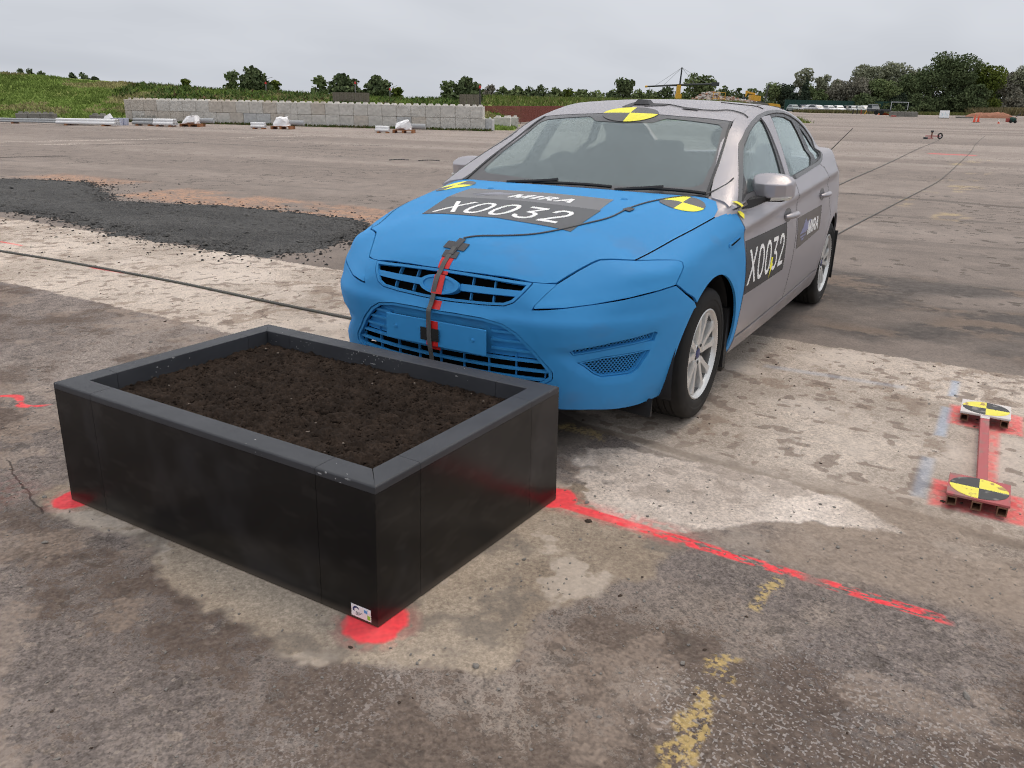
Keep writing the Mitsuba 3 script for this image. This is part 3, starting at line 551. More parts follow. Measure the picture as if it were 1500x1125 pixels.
wsh = [(-.30, 0, 1.0), (-.31, .4, 1.0), (-.345, .728, 1.0), (-.41, .710, 1.036), (-.62, .676, 1.155), (-.83, .636, 1.262), (-1.060, .596, 1.352), (-1.021, .3, 1.375), (-1.014, 0, 1.382)]
ws2 = P2(M_WS, wsh + mirror_y(wsh)[::-1]); wn = M_WS.depth(wsh)
gl = lambda x, y, z: fgreen(x, y, z)
C('windscreen', panel(ws2, M_WS, fgreen, wn, .03, off=-.004, skirt=0, gap=.001), 'mat_windscreen', True)
inn = [(-.385, 0, 1.02), (-.40, .30, 1.03), (-.425, .62, 1.045), (-.455, .655, 1.06), (-.64, .640, 1.16), (-.83, .600, 1.262), (-.965, .572, 1.32), (-.995, .54, 1.335), (-.985, .24, 1.355), (-.93, .18, 1.335), (-.915, .0, 1.33)]
in2 = soft(P2(M_WS, inn + mirror_y(inn)[::-1]), .02)
C('windscreen__border', panel(ws2.difference(in2), M_WS, fgreen, wn, .02, off=-.0015, skirt=0, gap=.001), 'mat_grey_trim', True)
edge = [(-.345, .728, 1.0), (-.41, .712, 1.036), (-.62, .678, 1.155), (-.83, .638, 1.262), (-1.060, .598, 1.352), (-1.05, .585, 1.352), (-.83, .625, 1.262), (-.62, .664, 1.155), (-.41, .697, 1.036), (-.345, .708, 1.0)]
both('windscreen_seal', lambda: panel(P2(M_WS, edge), M_WS, FB, wn, .02, off=.0035, skirt=.006), 'mat_trim')
C('cowl', panel(P2(M_TOP, [(-.30, -.74, 1), (-.42, -.715, 1), (-.40, -.4, 1), (-.385, 0, 1), (-.40, .4, 1), (-.42, .715, 1), (-.30, .74, 1), (-.28, 0, 1)]), M_TOP, FB, [.97, 1.05], .03, off=-.010, skirt=0), 'mat_black')
wi2 = wn2.buffer(-.001); near_w = rail_near
gfr = on_rail([(-.46, 1.04), (-.665, 1.145), (-.865, 1.232), (-1.039, 1.300), (-1.20, 1.341), (-1.335, 1.365), (-1.325, 1.295), (-1.30, 1.172), (-1.255, 1.046), (-.9, 1.032), (-.5, 1.020)])
gre = on_rail([(-1.545, 1.376), (-1.70, 1.383), (-1.866, 1.377), (-2.012, 1.352), (-2.060, 1.283), (-2.100, 1.168), (-2.065, 1.125), (-1.985, 1.082), (-1.452, 1.047), (-1.465, 1.117), (-1.50, 1.244), (-1.525, 1.335)])
gqu = on_rail([(-2.165, 1.318), (-2.30, 1.250), (-2.432, 1.168), (-2.33, 1.125), (-2.17, 1.108), (-2.222, 1.19)])
holes_g = unary_union([soft(P2(M_RAIL, g), .006) for g in (gfr, gre, gqu)])
both('window_trim', lambda: panel(wi2.difference(holes_g), M_RAIL, FB, rn, .018, off=-.003, skirt=.010, span=.13), 'mat_trim')
belt = on_rail([(-.42, .986)] + [(x, BELT(x) - .002) for x in np.linspace(-.5, -2.24, 12)] + [(-2.34, 1.094), (-2.44, 1.128), (-2.50, 1.172), (-2.528, 1.215), (-2.512, 1.226), (-2.478, 1.185), (-2.42, 1.145), (-2.33, 1.112)] + [(x, BELT(x) + .020) for x in np.linspace(-2.2, -.52, 12)])
both('belt_moulding', lambda: panel(P2(M_RAIL, belt), M_RAIL, FB, rn, .014, off=.004, skirt=.008, span=.13), 'mat_grey_trim')
roofm = on_rail([(-.36, .965), (-.54, 1.075), (-.70, 1.160), (-.86, 1.240), (-1.02, 1.305), (-1.16, 1.343), (-1.32, 1.376), (-1.50, 1.398), (-1.70, 1.407), (-1.88, 1.405), (-2.04, 1.390), (-2.20, 1.355), (-2.36, 1.300), (-2.53, 1.228)])
rm2 = LineString(M_RAIL.to2d(roofm)).buffer(.011)
both('roof_moulding', lambda: panel(rm2, M_RAIL, FB, rn, .010, off=.003, skirt=.008, span=.13), 'mat_grey_trim')
bp = on_rail([(-1.345, 1.375), (-1.52, 1.385), (-1.505, 1.335), (-1.478, 1.244), (-1.44, 1.117), (-1.425, BELT(-1.425) + .02), (-1.335, BELT(-1.335) + .02), (-1.355, 1.172), (-1.362, 1.295)])
both('door_pillar', lambda: panel(P2(M_RAIL, bp), M_RAIL, FB, rn, .014, off=.001, skirt=.008, span=.13), 'mat_silver')
for nm, g in (('front_side_window', gfr), ('rear_side_window', gre), ('quarter_window', gqu)):
    both(nm, lambda: panel(P2(M_RAIL, g).buffer(.006), M_RAIL, FB, rn, .03, off=-.009, skirt=0, span=.13), 'mat_side_glass', True)
sail = on_rail([(-.375, .985), (-.665, 1.142), (-.62, 1.11), (-.56, 1.04), (-.53, .998)])
both('mirror_base', lambda: panel(P2(M_RAIL, sail), M_RAIL, FB, rn, .012, off=.002, skirt=.01, span=.13), 'mat_trim')
# tail of the car
rwh = [(-2.56, 0, 1.38), (-2.55, .3, 1.372), (-2.53, .553, 1.352), (-2.80, .592, 1.26), (-3.10, .61, 1.14), (-3.30, .62, 1.07), (-3.36, .3, 1.085), (-3.37, 0, 1.09)]
M_RW = Ortho((-.36, 0, .93)); C('rear_window', panel(P2(M_RW, rwh + mirror_y(rwh)[::-1]), M_RW, fgreen, M_RW.depth(rwh), .03, off=-.003, skirt=0, gap=.002), 'mat_side_glass', True)
tg = sbox(-.63, .62, .63, .985)
C('tailgate', panel(tg, M_TAIL, FB, [.60, .85], .03, gap=.002, span=.3), 'mat_silver', 40)
M_BT = Ortho((-.2, 0, .98)); bt = [(-3.375, 0, 1.05), (-3.365, .3, 1.05), (-3.305, .622, 1.02), (-3.42, .68, 1.0), (-3.66, .60, .97), (-3.72, .3, .97), (-3.73, 0, .97)]
C('boot_lid', panel(P2(M_BT, bt + mirror_y(bt)[::-1]), M_BT, FB, M_BT.depth(bt), .03, off=.001, gap=.002, span=.22), 'mat_silver', 40)
for s in (1, -1): C('tail_light', panel(sbox(.635, .68, .96, .97) if s > 0 else sbox(-.96, .68, -.635, .97), M_TAIL, FB, [.60, .95], .02, gap=.002, span=.3), 'mat_lamp_red')
C('rear_bumper', panel(sbox(-1.08, .24, 1.08, .615), M_TAIL, FB, [.60, .95], .03, gap=.002, span=.3), 'mat_silver', 40)
# inner black shell, floor, wheel housings
linp = np.array([(.70, .25), (.70, .55), (.45, .80), (.2, .88), (-.4, .92), (-3.2, .98), (-3.4, .9), (-3.4, .3), (-3.2, .25)])
lp = unary_union([Polygon(M_SIDE.to2d(side_pts(linp)))]).buffer(0)
for xc in (0, -2.85): lp = lp.difference(Polygon(M_SIDE.to2d(side_pts([(xc + .40*math.cos(w), .318 + .40*math.sin(w)) for w in np.radians(np.arange(0, 360, 10))]))))
both('inner_side', lambda: panel(lp.intersection(sbox(*lp.bounds)), M_SIDE, FB, [.70, 1.02], .06, off=-.035, skirt=0, span=.2), 'mat_gap')
C('underbody', hull([(x, y, z) for x, y in ((-3.6, -.6), (-3.6, .6), (.36, -.6), (.36, .6), (.62, -.45), (.62, .45), (.74, 0)) for z in (.205, .225)]), 'mat_gap', False)
C('underbody', box(-2.43, -.42, -.84, .84, .20, .222), 'mat_gap', False)
C('bulkhead', box(-.42, -.40, -.80, .80, .215, .99), 'mat_gap', False)
def housing(xc, s):
    a = np.radians(np.linspace(-18, 198, 30)); V = []; F = []
    for y in (s*.50, s*.875): V += [(xc + .392*math.cos(w), y, .318 + .392*math.sin(w)) for w in a]
    n = len(a); F = [(i, i+1, n+i) for i in range(n-1)] + [(i+1, n+i+1, n+i) for i in range(n-1)]
    c = len(V); V.append((xc, s*.50, .318)); F += [(c, i, i+1) for i in range(n-1)]
    return trimesh.Trimesh(np.array(V), np.array(F), process=False)
for xc in (0, -2.85):
    for s in (1, -1): C('wheel_housing', housing(xc, s), 'mat_black', 40)
for s in (1, -1):
    fl = hull([(-.345, s*y, z) for y in (.70, .885) for z in (.47, .16)] + [(-.385, s*y, z) for y in (.70, .888) for z in (.47, .15)] + [(-.40, s*.70, .12), (-.40, s*.868, .12)]); C('mud_flap', fl, 'mat_black', False)
    C('mud_flap', hull([(-3.235, s*y, z) for y in (.70, .895) for z in (.52, .17)] + [(-3.25, s*y, z) for y in (.70, .895) for z in (.52, .14)]), 'mat_black', False)
    C('spoiler_lip', hull([(.46, s*.82, .22), (.44, s*.60, .22), (.48, s*.82, .14), (.46, s*.60, .14), (.455, s*.82, .14), (.44, s*.60, .14)]), 'mat_black', False)
# wheels
def tyre_mesh():
    R, W = .318, .1075; pr_ = [(.212, -.088), (.220, -.098), (.235, -.106), (.262, -W), (.285, -.105), (.303, -.097), (.312, -.086)]
    for g in (-.048, -.017, .017, .048): pr_ += [(R, g - .0045), (R - .007, g - .004), (R - .007, g + .004), (R, g + .0045)]
    pr_ += [(.312, .086), (.303, .097), (.285, .105), (.262, W), (.258, .1045), (.235, .106), (.220, .098), (.212, .088)]
    return lathe(pr_, 64, 'y')
TYRE = tyre_mesh(); 
RIM = lathe([(.205, -.092), (.198, -.085), (.190, -.06), (.187, .06), (.192, .078), (.203, .086), (.209, .094), (.211, .0985), (.206, .100), (.200, .095), (.196, .085), (.190, .075), (.183, .06)], 64, 'y')
def spoke(w, tw):
    c, q = math.cos(w), math.sin(w); P = []
    for r, hw, y0, y1 in ((.050, .019, .040, .078), (.110, .0165, .036, .082), (.155, .0185, .046, .086), (.197, .027, .055, .088)):
        wo = tw*(r - .05)/.143; 
        for a, b in ((-hw, y0), (hw, y0), (hw*.75, y1), (-hw*.75, y1)): P.append((r, a + wo, b))
    P = np.array(P); V = np.stack([P[:, 0]*c - P[:, 1]*q, -P[:, 2]*-1, P[:, 0]*q + P[:, 1]*c], 1); F = []
    for i in range(3):
        for k in range(4): A, B, Cc, D = i*4+k, i*4+(k+1) % 4, (i+1)*4+(k+1) % 4, (i+1)*4+k; F += [(A, B, Cc), (A, Cc, D)]
    F += [(0, 2, 1), (0, 3, 2), (12, 13, 14), (12, 14, 15)]
    m = trimesh.Trimesh(V, np.array(F), process=False); m.fix_normals(); return m
HUB = lathe([(0, .070), (.030, .070), (.034, .074), (.050, .077), (.062, .070), (.066, .05), (.066, .02)], 40, 'y')
RIM.vertices = np.array(RIM.vertices)*np.array([1.035, 1, 1.035]); TYRE.vertices = np.array(TYRE.vertices)
RIMIN = lathe([(.214, -.092), (.205, -.085), (.196, -.06), (.193, .06), (.197, .078)], 64, 'y'); RIMLIP = lathe([(.196, .070), (.199, .080), (.210, .087), (.216, .094), (.218, .0985), (.213, .101), (.206, .096), (.200, .087), (.196, .078)], 64, 'y'); pr('mat_barrel_shaded', [.16, .16, .16], .45, metallic=.6)  # barrel is silver as well; shade behind the spokes put into its grey
def wheel(xc, yc, s, ph):
    w = numbered(f'{CAR}__wheel')
    def add(nm, m, mat, sm):
        m = m.copy(); v = np.array(m.vertices); f = np.array(m.faces)
        if s < 0: v = v*np.array([1, -1, 1]); f = f[:, ::-1]
        put(f'{w}__{nm}', trimesh.Trimesh(v + np.array([xc, yc*s, .318]), f, process=False), mat, sm)
    add('tyre', TYRE, 'mat_tyre', 40); add('rim', RIMLIP, 'mat_rimsilver', 40); add('rim_barrel', RIMIN, 'mat_barrel_shaded', 40); add('hub', HUB, 'mat_rimsilver', 40)
    for k in range(5):
        for d, tw in ((-.20, -.012), (.20, .012)): add('spoke', spoke(ph + k*2*math.pi/5 + d, tw), 'mat_rimsilver', 25)
        a = ph + k*2*math.pi/5 + math.pi/5; add('bolt', moved(lathe([(0, .012), (.008, .011), (.010, 0)], 8, 'y'), (.043*math.cos(a), .068, .043*math.sin(a))), 'mat_rimdark', False)
    add('hub_cap', lathe([(0, .079), (.020, .078), (.026, .075), (.028, .070)], 28, 'y'), 'mat_badge_blue', 40)
    add('brake_disc', lathe([(.05, .0), (.140, .0), (.140, -.02), (.05, -.02)], 36, 'y'), 'mat_disc', 30)
    add('brake_drum', lathe([(0, -.03), (.18, -.03), (.187, -.05)], 30, 'y'), 'mat_rimdark', 30)
wheel(0, .785, 1, .30); wheel(0, .785, -1, .9); wheel(-2.85, .795, 1, .55); wheel(-2.85, .795, -1, .1)
# mirrors
def mirror_parts(s):
    def ball(c, r): v = trimesh.creation.icosphere(subdivisions=1, radius=r).vertices; return (np.array(v) + np.array(c)).tolist()
    P = []
    for y, xf in ((.846, -.700), (.868, -.672), (.92, -.652), (.97, -.655), (1.015, -.672), (1.038, -.700)):
        P += ball((xf, y, 1.056), .009) + ball((xf - .010, y, 1.000), .010)
    for y in (.848, 1.036): P += ball((-.762, y, 1.064), .010) + ball((-.762, y, 1.002), .010)
    for y in np.linspace(.852, 1.034, 11):
        k = max(0, 1 - abs((y - .928)/.112)**2.6)**.5; P += ball((-.688 - .012*abs(y - .94)/.1, y, 1.058 + .026*k), .009) + ball((-.715, y, 1.058 + .040*k), .009) + ball((-.764, y, 1.058 + .042*k), .009)
    m = hull(P)
    parts = [('housing', m, 'mat_silver', 28)]
    parts.append(('glass', hull([(-.776, .940 + y, 1.044 + z) for y, z in ((-.085, -.04), (.08, -.04), (.09, .03), (-.08, .048))] + [(-.779, .940 + y, 1.044 + z) for y, z in ((-.08, -.036), (.075, -.036), (.085, .027), (-.076, .044))]), 'mat_mirror', False))
    sk = hull([(-.70, .87, .985), (-.655, .90, .988), (-.665, 1.02, .985), (-.73, 1.035, .985), (-.76, .90, .985), (-.70, .87, .972), (-.67, .92, .972), (-.69, 1.0, .974), (-.74, .91, .972)]); parts.append(('lower_cover', sk, 'mat_black', False))
    ind = hull([(-.652, .955, .996), (-.668, 1.038, 1.001), (-.70, 1.050, 1.003), (-.655, .950, .980), (-.67, 1.030, .984), (-.70, 1.043, .987)]); parts.append(('indicator', ind, 'mat_lamp_clear', False))
    arm = hull([(-.42, .845, .985), (-.60, .855, 1.0), (-.44, .858, .950), (-.62, .872, .955), (-.64, .93, .975), (-.73, .93, .975), (-.64, .93, 1.0), (-.73, .93, 1.0), (-.52, .895, .952)]); parts.append(('arm', arm, 'mat_black', 40))
    return parts
for s in (1, -1):
    w = numbered(f'{CAR}__wing_mirror')
    for nm, m, mat, sm in mirror_parts(s): put(f'{w}__{nm}', m if s > 0 else flip(m), mat, sm)
# door handles
def handle(x0, z0):
    P = []; L = .22
    t = np.linspace(0, 1, 12); y = at_side(np.full(12, x0) - t*L, np.full(12, z0))[:, 1]
    pts = np.stack([x0 - t*L, y + .010 + .030*np.sin(np.pi*t)**.6, z0 + .004*np.sin(np.pi*t)], 1); return tube(pts, np.interp(t, [0, .15, .85, 1], [.010, .019, .019, .010]), 10, squash=.9)
for x0, z0 in ((-1.185, .842), (-2.17, .880)):
    for s in (1, -1):
        m = handle(x0, z0); C('door_handle', m if s > 0 else flip(m), 'mat_silver', 50)
        cup = side_pts([(x0 - .085 + .085*math.cos(w), z0 + .002 + .040*math.sin(w)) for w in np.arange(0, 6.2, .4)]); m = panel(P2(M_SIDE, cup), M_SIDE, FB, M_SIDE.depth(cup), .012, off=.0015, skirt=.001); C('handle_recess', m if s > 0 else flip(m), 'mat_grey_trim')
# shut lines
def seam(part, P, mp, near, wd=.0024, span=.14, parent=None):
    g = LineString(mp.to2d(P)).buffer(wd, cap_style='flat'); m = panel(g, mp, FB, near, .012, off=.0007, skirt=0, span=span)
    for q in (m, flip(m)): C(part, q, 'mat_gap', True)
seam('hood__shut_line', spl(SHUT), M_FEND, M_FEND.depth(fen), .0030)
seam('front_door__shut_line', side_pts([(-1.490, BELT(-1.488) - .03), (-1.493, .90), (-1.489, .80), (-1.447, .47), (-1.441, .322)]), M_SIDE, nd, .0026)
seam('front_door__shut_line', side_pts([(-.452, .52), (-.444, .40), (-.459, .30)]), M_SIDE, nd, .0026)
seam('rear_door__shut_line', side_pts([(-2.36, 1.055), (-2.38, 1.045), (-2.45, .98), (-2.50, .91), (-2.60, .79), (-2.63, .70)]), M_SIDE, nd, .0024)
# wipers
for pts, arm in (([(-.352, -.27, 1.016), (-.355, -.11, 1.022), (-.362, .05, 1.024), (-.360, .20, 1.022)], [(-.33, -.42, 1.012), (-.345, -.27, 1.022), (-.365, -.12, 1.036)]), ([(-.362, .41, 1.026), (-.366, .50, 1.028), (-.366, .60, 1.027), (-.362, .705, 1.022)], [(-.325, .235, 1.013), (-.345, .33, 1.022), (-.372, .48, 1.036)])):
    w = C('wiper', tube(spl(pts, 4), .009, 6), 'mat_black', 50); put(w + '__arm', tube(spl(arm, 4), [.008, .009, .009, .010, .010, .011, .011, .012, .013], 6), 'mat_black', 50)
for s in (1, -1): C('washer_jet', moved(lathe([(0, .010), (.012, .009), (.018, .003), (.02, 0)], 12), (-.11, s*.385, .990)), 'mat_blue', 40)
# cabin
def cushion(x0, x1, y0, y1, z0, z1, b): return box(x0, x1, y0, y1, z0, z1, b)
C('dashboard', hull([(-.42, y, z) for y in (-.74, .74) for z in (.5, .965)] + [(-.78, y, z) for y in (-.76, .76) for z in (.55, .93)] + [(-.70, -.7, .985), (-.70, .7, .985), (-.86, -.74, .82), (-.86, .74, .82)]), 'mat_interior', False)
C('dashboard__binnacle', hull([(-.62, y, .97) for y in (-.56, -.18)] + [(-.82, y, 1.00) for y in (-.52, -.22)] + [(-.86, y, .93) for y in (-.54, -.2)]), 'mat_interior', 40)
th = np.linspace(0, 2*math.pi, 33); sw = np.stack([-1.00 + .07*np.sin(th), -.37 + .185*np.cos(th), .965 + .175*np.sin(th)], 1); k = C('steering_wheel', tube(sw, .016, 8), 'mat_interior', 50)
put(k + '__hub', hull([(-.98, -.37 + .07*math.cos(a), .95 + .06*math.sin(a)) for a in th] + [(-.86, -.37 + .04*math.cos(a), .93 + .04*math.sin(a)) for a in th]), 'mat_interior', 40)
for y in (-.37, .37):
    k = C('seat', hull([(-1.20, y-.25, .50), (-1.20, y+.25, .50), (-1.62, y-.25, .45), (-1.62, y+.25, .45), (-1.18, y-.24, .36), (-1.18, y+.24, .36), (-1.62, y-.24, .33), (-1.62, y+.24, .33)]), 'mat_seat', 40)
    put(k + '__backrest', hull([(-1.60, y-.25, .5), (-1.60, y+.25, .5), (-1.74, y-.25, .5), (-1.74, y+.25, .5), (-1.78, y-.20, 1.06), (-1.78, y+.20, 1.06), (-1.89, y-.19, 1.06), (-1.89, y+.19, 1.06), (-1.70, y-.24, .85), (-1.70, y+.24, .85), (-1.84, y-.14, 1.13), (-1.84, y+.14, 1.13)]), 'mat_seat', 40)
    put(k + '__headrest', hull([(-1.82, y+a*math.cos(w), 1.235 + .085*math.sin(w)) for a in (.13,) for w in np.arange(0, 6.2, .35)] + [(-1.92, y+a*math.cos(w), 1.23 + .095*math.sin(w)) for a in (.145,) for w in np.arange(0, 6.2, .35)]), 'mat_seat', 50)
C('rear_seat', hull([(-2.1, y, z) for y in (-.66, .66) for z in (.35, .5)] + [(-2.65, y, z) for y in (-.66, .66) for z in (.35, .5)]), 'mat_seat', 40)
C('rear_seat__backrest', hull([(-2.58, y, .5) for y in (-.66, .66)] + [(-2.82, y, .5) for y in (-.66, .66)] + [(-2.74, y, 1.06) for y in (-.6, .6)] + [(-2.86, y, 1.06) for y in (-.6, .6)]), 'mat_seat', 40)
for y in (-.42, .42): C('rear_seat__headrest', box(-2.86, -2.77, y-.13, y+.13, 1.04, 1.17, .03), 'mat_seat', 40)
C('parcel_shelf', box(-3.35, -2.84, -.68, .68, .99, 1.01, .004), 'mat_interior', False)
C('cabin_floor', box(-2.9, -.45, -.80, .80, .23, .27), 'mat_interior', False)
rl = [(-1.08, 0, 1.33), (-1.08, .55, 1.30), (-1.5, .55, 1.36), (-2.2, .52, 1.36), (-2.5, .5, 1.32), (-2.5, 0, 1.33)]
C('headlining', panel(P2(M_TOP, rl + mirror_y(rl)[::-1]), M_TOP, FB, [1.30, 1.47], .06, off=-.045, skirt=0), 'mat_seat', 40)
C('rear_view_mirror', box(-.96, -.92, -.11, .11, 1.225, 1.29, .012), 'mat_interior', 40)
for s in (1, -1):
    C('door_lining', hull([(-.5, s*.80, .3), (-.5, s*.80, .98), (-2.3, s*.80, .3), (-2.3, s*.80, 1.04), (-.5, s*.835, .3), (-2.3, s*.835, .3), (-.5, s*.825, .985), (-2.3, s*.82, 1.05)]), 'mat_interior', False)
# stickers, targets and tapes
def decal(part, pg, mp, near, mat, off, h=.02, f=None, sk=.0012, span=.16): return put(part if part.startswith(CAR) else f'{CAR}__{part}', panel(pg, mp, f or FB, near, h, off=off, skirt=sk, span=span), mat, True if sk == 0 else 30)
def placed(g, mp, P0, A, B):       # a flat shape put on the surface: local x along A, local y along B
    o, a, b = mp.to2d([P0])[0], mp.to2d([A])[0], mp.to2d([B])[0]; return affinity.affine_transform(g, [a[0], b[0], a[1], b[1], o[0], o[1]])
hn = [.85, 1.02]
s1 = P2(M_TOP, [(.145, -.495, .95), (-.088, -.495, .98), (-.075, .345, .99), (.155, .375, .96)])
s2 = P2(M_TOP, [(.128, -.493, .95), (.425, -.440, .90), (.468, .392, .90), (.150, .384, .96)])
k1 = decal('hood_sticker', s1, M_TOP, hn, 'mat_sticker_grey', .0012, .03)
k2 = decal('hood_sticker', s2, M_TOP, hn, 'mat_sticker_mid', .0022, .03)
def fit(g, w, h): b = g.bounds; return affinity.scale(affinity.translate(g, -b[0], -b[1]), w/(b[2]-b[0]), h/(b[3]-b[1]), origin=(0, 0))
X0032 = text_poly('X0032', .2, shear=.10)
decal(k2 + '__lettering', placed(fit(X0032, .70, .195), M_TOP, (.405, -.40, 0), (.02, 1, 0), (-1, 0, 0)), M_TOP, hn, 'mat_white', .0034, .02, sk=.0008)
MIRA = spaced('MIRA', .1, .25, True, .016).buffer(.001)
decal(k1 + '__lettering', placed(fit(MIRA, .355, .078), M_TOP, (.085, -.165, 0), (.015, 1, 0), (-1, 0, 0)), M_TOP, hn, 'mat_white', .0024, .02, sk=.0008)
LOGO = unary_union([Polygon([(0, .30), (.30, .62), (.52, 1.0), (.66, .78), (1.0, .85), (.86, .45), (.60, .30)]), Polygon([(.02, .20), (.62, .20), (.55, .12), (.08, .12)]), Polygon([(.16, .06), (.42, .06), (.36, -.05), (.22, -.05)])])
decal(k1 + '__emblem', placed(affinity.scale(LOGO, .25, .10, origin=(0, 0)), M_TOP, (.075, -.40, 0), (.01, 1, 0), (-1, 0, 0)), M_TOP, hn, 'mat_logo_pale', .0022, .02, sk=.0006)
dn = [.85, .96]
ds = [(-.445, .800), (-1.240, .808), (-1.232, .534), (-.462, .524)]
d1 = P2(M_SIDE, [(x, .93, z) for x, z in ds])
for s in (1, -1):
    m = panel(d1, M_SIDE, FB, dn, .03, off=.002, skirt=.001); k = C('door_sticker', m if s > 0 else flip(m), 'mat_sticker_dark', 30)
    if s > 0:
        decal(k + '__lettering', placed(fit(X0032, .70, .185), M_SIDE, (-.485, .93, .565), (-1, 0, .012), (0, 0, 1)), M_SIDE, dn, 'mat_white', .0032, .02, sk=.0008)
        decal(k + '__bolt', placed(Polygon([(.030, .105), (.062, .100), (.050, .066), (.070, .062), (.012, -.01), (.026, .042), (.004, .046)]), M_SIDE, (-.885, .93, .548), (-1, 0, 0), (0, 0, 1)), M_SIDE, dn, 'mat_yellow', .0044, .01, sk=.0006)
    m = panel(P2(M_SIDE, [(x, .93, z) for x, z in [(-1.512, .802), (-2.245, .815), (-2.222, .652), (-1.520, .612)]]), M_SIDE, FB, dn, .03, off=.002, skirt=.001); k = C('door_sticker', m if s > 0 else flip(m), 'mat_sticker_brown', 30)
    if s > 0:
        decal(k + '__lettering', placed(fit(MIRA, .34, .085), M_SIDE, (-1.80, .93, .665), (-1, 0, .01), (0, 0, 1)), M_SIDE, dn, 'mat_white', .0032, .02, sk=.0008)
        decal(k + '__emblem', placed(affinity.scale(LOGO, .30, .12, origin=(0, 0)), M_SIDE, (-1.58, .93, .655), (-1, 0, .01), (0, 0, 1)), M_SIDE, dn, 'mat_logo', .0030, .02, sk=.0006)
def target_disc(part, c, rx, ry, mp, near, h=.014):
    k = numbered(f'{CAR}__{part}'); cc = mp.to2d([c])[0]; a, b = mp.to2d([(1, 0, 0)])[0], mp.to2d([(0, 1, 0)])[0]
    e = affinity.affine_transform(Point(0, 0).buffer(1, 24), [a[0]*rx, b[0]*ry, a[1]*rx, b[1]*ry, cc[0], cc[1]])
    for i, (sx, sy) in enumerate(((-1, -1), (1, 1), (-1, 1), (1, -1))):
        q = affinity.affine_transform(sbox(0, 0, 1.1, 1.1), [a[0]*rx*sx, b[0]*ry*sy, a[1]*rx*sx, b[1]*ry*sy, cc[0], cc[1]]).intersection(e)
        put(f'{k}__quadrant', panel(q, mp, FB, near, h, off=.0025, skirt=.001), 'mat_yellow' if i < 2 else 'mat_target_dark', 30)
target_disc('target_sticker', (-.19, .652, 0), .118, .108, M_TOP, hn)
target_disc('target_sticker', (-.17, -.655, 0), .118, .108, M_TOP, hn)
target_disc('target_sticker', (-1.02, 0, 0), .098, .172, M_TOP, [1.30, 1.44])
for P in ([(-.345, .99), (-.372, .992), (-.415, .955), (-.385, .950)], [(-.40, .952), (-.425, .945), (-.455, .925), (-.43, .905), (-.40, .925)]):
    q = on_rail(P); decal('target_sticker_small', P2(M_RAIL, q), M_RAIL, rn, 'mat_yellow', .006, .01, span=.13)
# red strip, tapes and the sensor strip up the nose
tn = [.74, 1.02]
decal('red_strip', P2(M_HOOD, [(.80, -.034, .82), (.80, .030, .82), (.861, .026, .763), (.861, -.030, .763)]), M_HOOD, near_hood, 'mat_redtape', .0015, .01)
decal('red_strip', sbox(-.024, .640, .024, .758).intersection(ell(.090, .037)), M_NOSE, grn, 'mat_redtape', .0130, .01)
decal('red_strip', sbox(-.026, .600, .024, .634), M_NOSE, grn, 'mat_redtape', .0015, .01)
decal('red_strip', sbox(-.024, .738, .026, .751), M_NOSE, grn, 'mat_redtape', .003, .01)
C('red_strip', box(.9355, .9365, -.040, .020, .4385, .5485), 'mat_redtape', False)
decal('red_strip', sbox(-.038, .418, .016, .430), M_NOSE, grn, 'mat_redtape', .002, .01)
stp = [(.775, .000, .842), (.82, -.003, .808), (.852, -.006, .778), (.868, -.008, .755), (.886, -.010, .735), (.905, -.012, .70), (.917, -.014, .655), (.928, -.016, .625), (.947, -.018, .59), (.945, -.02, .548), (.943, -.020, .49), (.942, -.018, .44), (.935, -.016, .40), (.925, -.014, .33), (.915, -.012, .20)]
st3 = spl(stp, 5); w = np.array([0, .011, 0]); V = np.vstack([st3 - w, st3 + w]); nS = len(st3); off = np.array([.003, 0, .001]); V = np.vstack([V, V + off])
F = []
for i in range(nS - 1):
    a, b, c, d = i, i+1, nS+i+1, nS+i
    for o in (0, 2*nS): F += [(a+o, b+o, c+o), (a+o, c+o, d+o)]
    F += [(a, b, b+2*nS), (a, b+2*nS, a+2*nS), (d, c, c+2*nS), (d, c+2*nS, d+2*nS)]
C('sensor_strip', trimesh.Trimesh(V, np.array(F), process=False), 'mat_cable', False)
decal('tape', P2(M_HOOD, [(.775, -.062, .83), (.737, -.058, .852), (.744, .055, .849), (.785, .051, .825)]), M_HOOD, near_hood, 'mat_tape', .0052, .01, sk=.002)
decal('tape', P2(M_HOOD, [(.823, -.036, .80), (.787, -.040, .825), (.792, .036, .82), (.826, .040, .80)]), M_HOOD, near_hood, 'mat_tape', .0045, .01, sk=.002)
decal('tape', P2(M_HOOD, [(.715, -.015, .86), (.72, .02, .86), (.81, .015, .81), (.81, -.015, .81)]), M_HOOD, near_hood, 'mat_tape', .0075, .01, sk=.003)
C('tape', box(.9435, .9445, -.066, .030, .462, .517), 'mat_tape_black', False)
decal('tape', P2(M_TOP, [(.097, .466, .96), (.056, .478, .967), (.066, .516, .963), (.117, .511, .955)]), M_TOP, hn, 'mat_tape', .006, .01)
def on_top(P, lift, f=FB, z0=1.6): P = np.array(P, float); q = np.stack([P[:, 0], P[:, 1], 0*P[:, 0] + z0], 1); r = cast(f, q, np.broadcast_to([0, 0, -1.0], q.shape), 0, 1.0); r[:, 2] += lift; return r
cb = spl([(.711, -.002), (.686, .033), (.635, .154), (.563, .271), (.469, .347), (.364, .401), (.202, .471), (.077, .484), (-.055, .508), (-.239, .575), (-.325, .637), (-.353, .682)], 5)
c3 = np.vstack([on_top(cb, .004), [(-.375, .711, 1.022), (-.42, .745, 1.042), (-.47, .776, 1.066), (-.52, .791, 1.092)]])
C('sensor_cable', tube(c3, .0035, 6), 'mat_cable', 60)
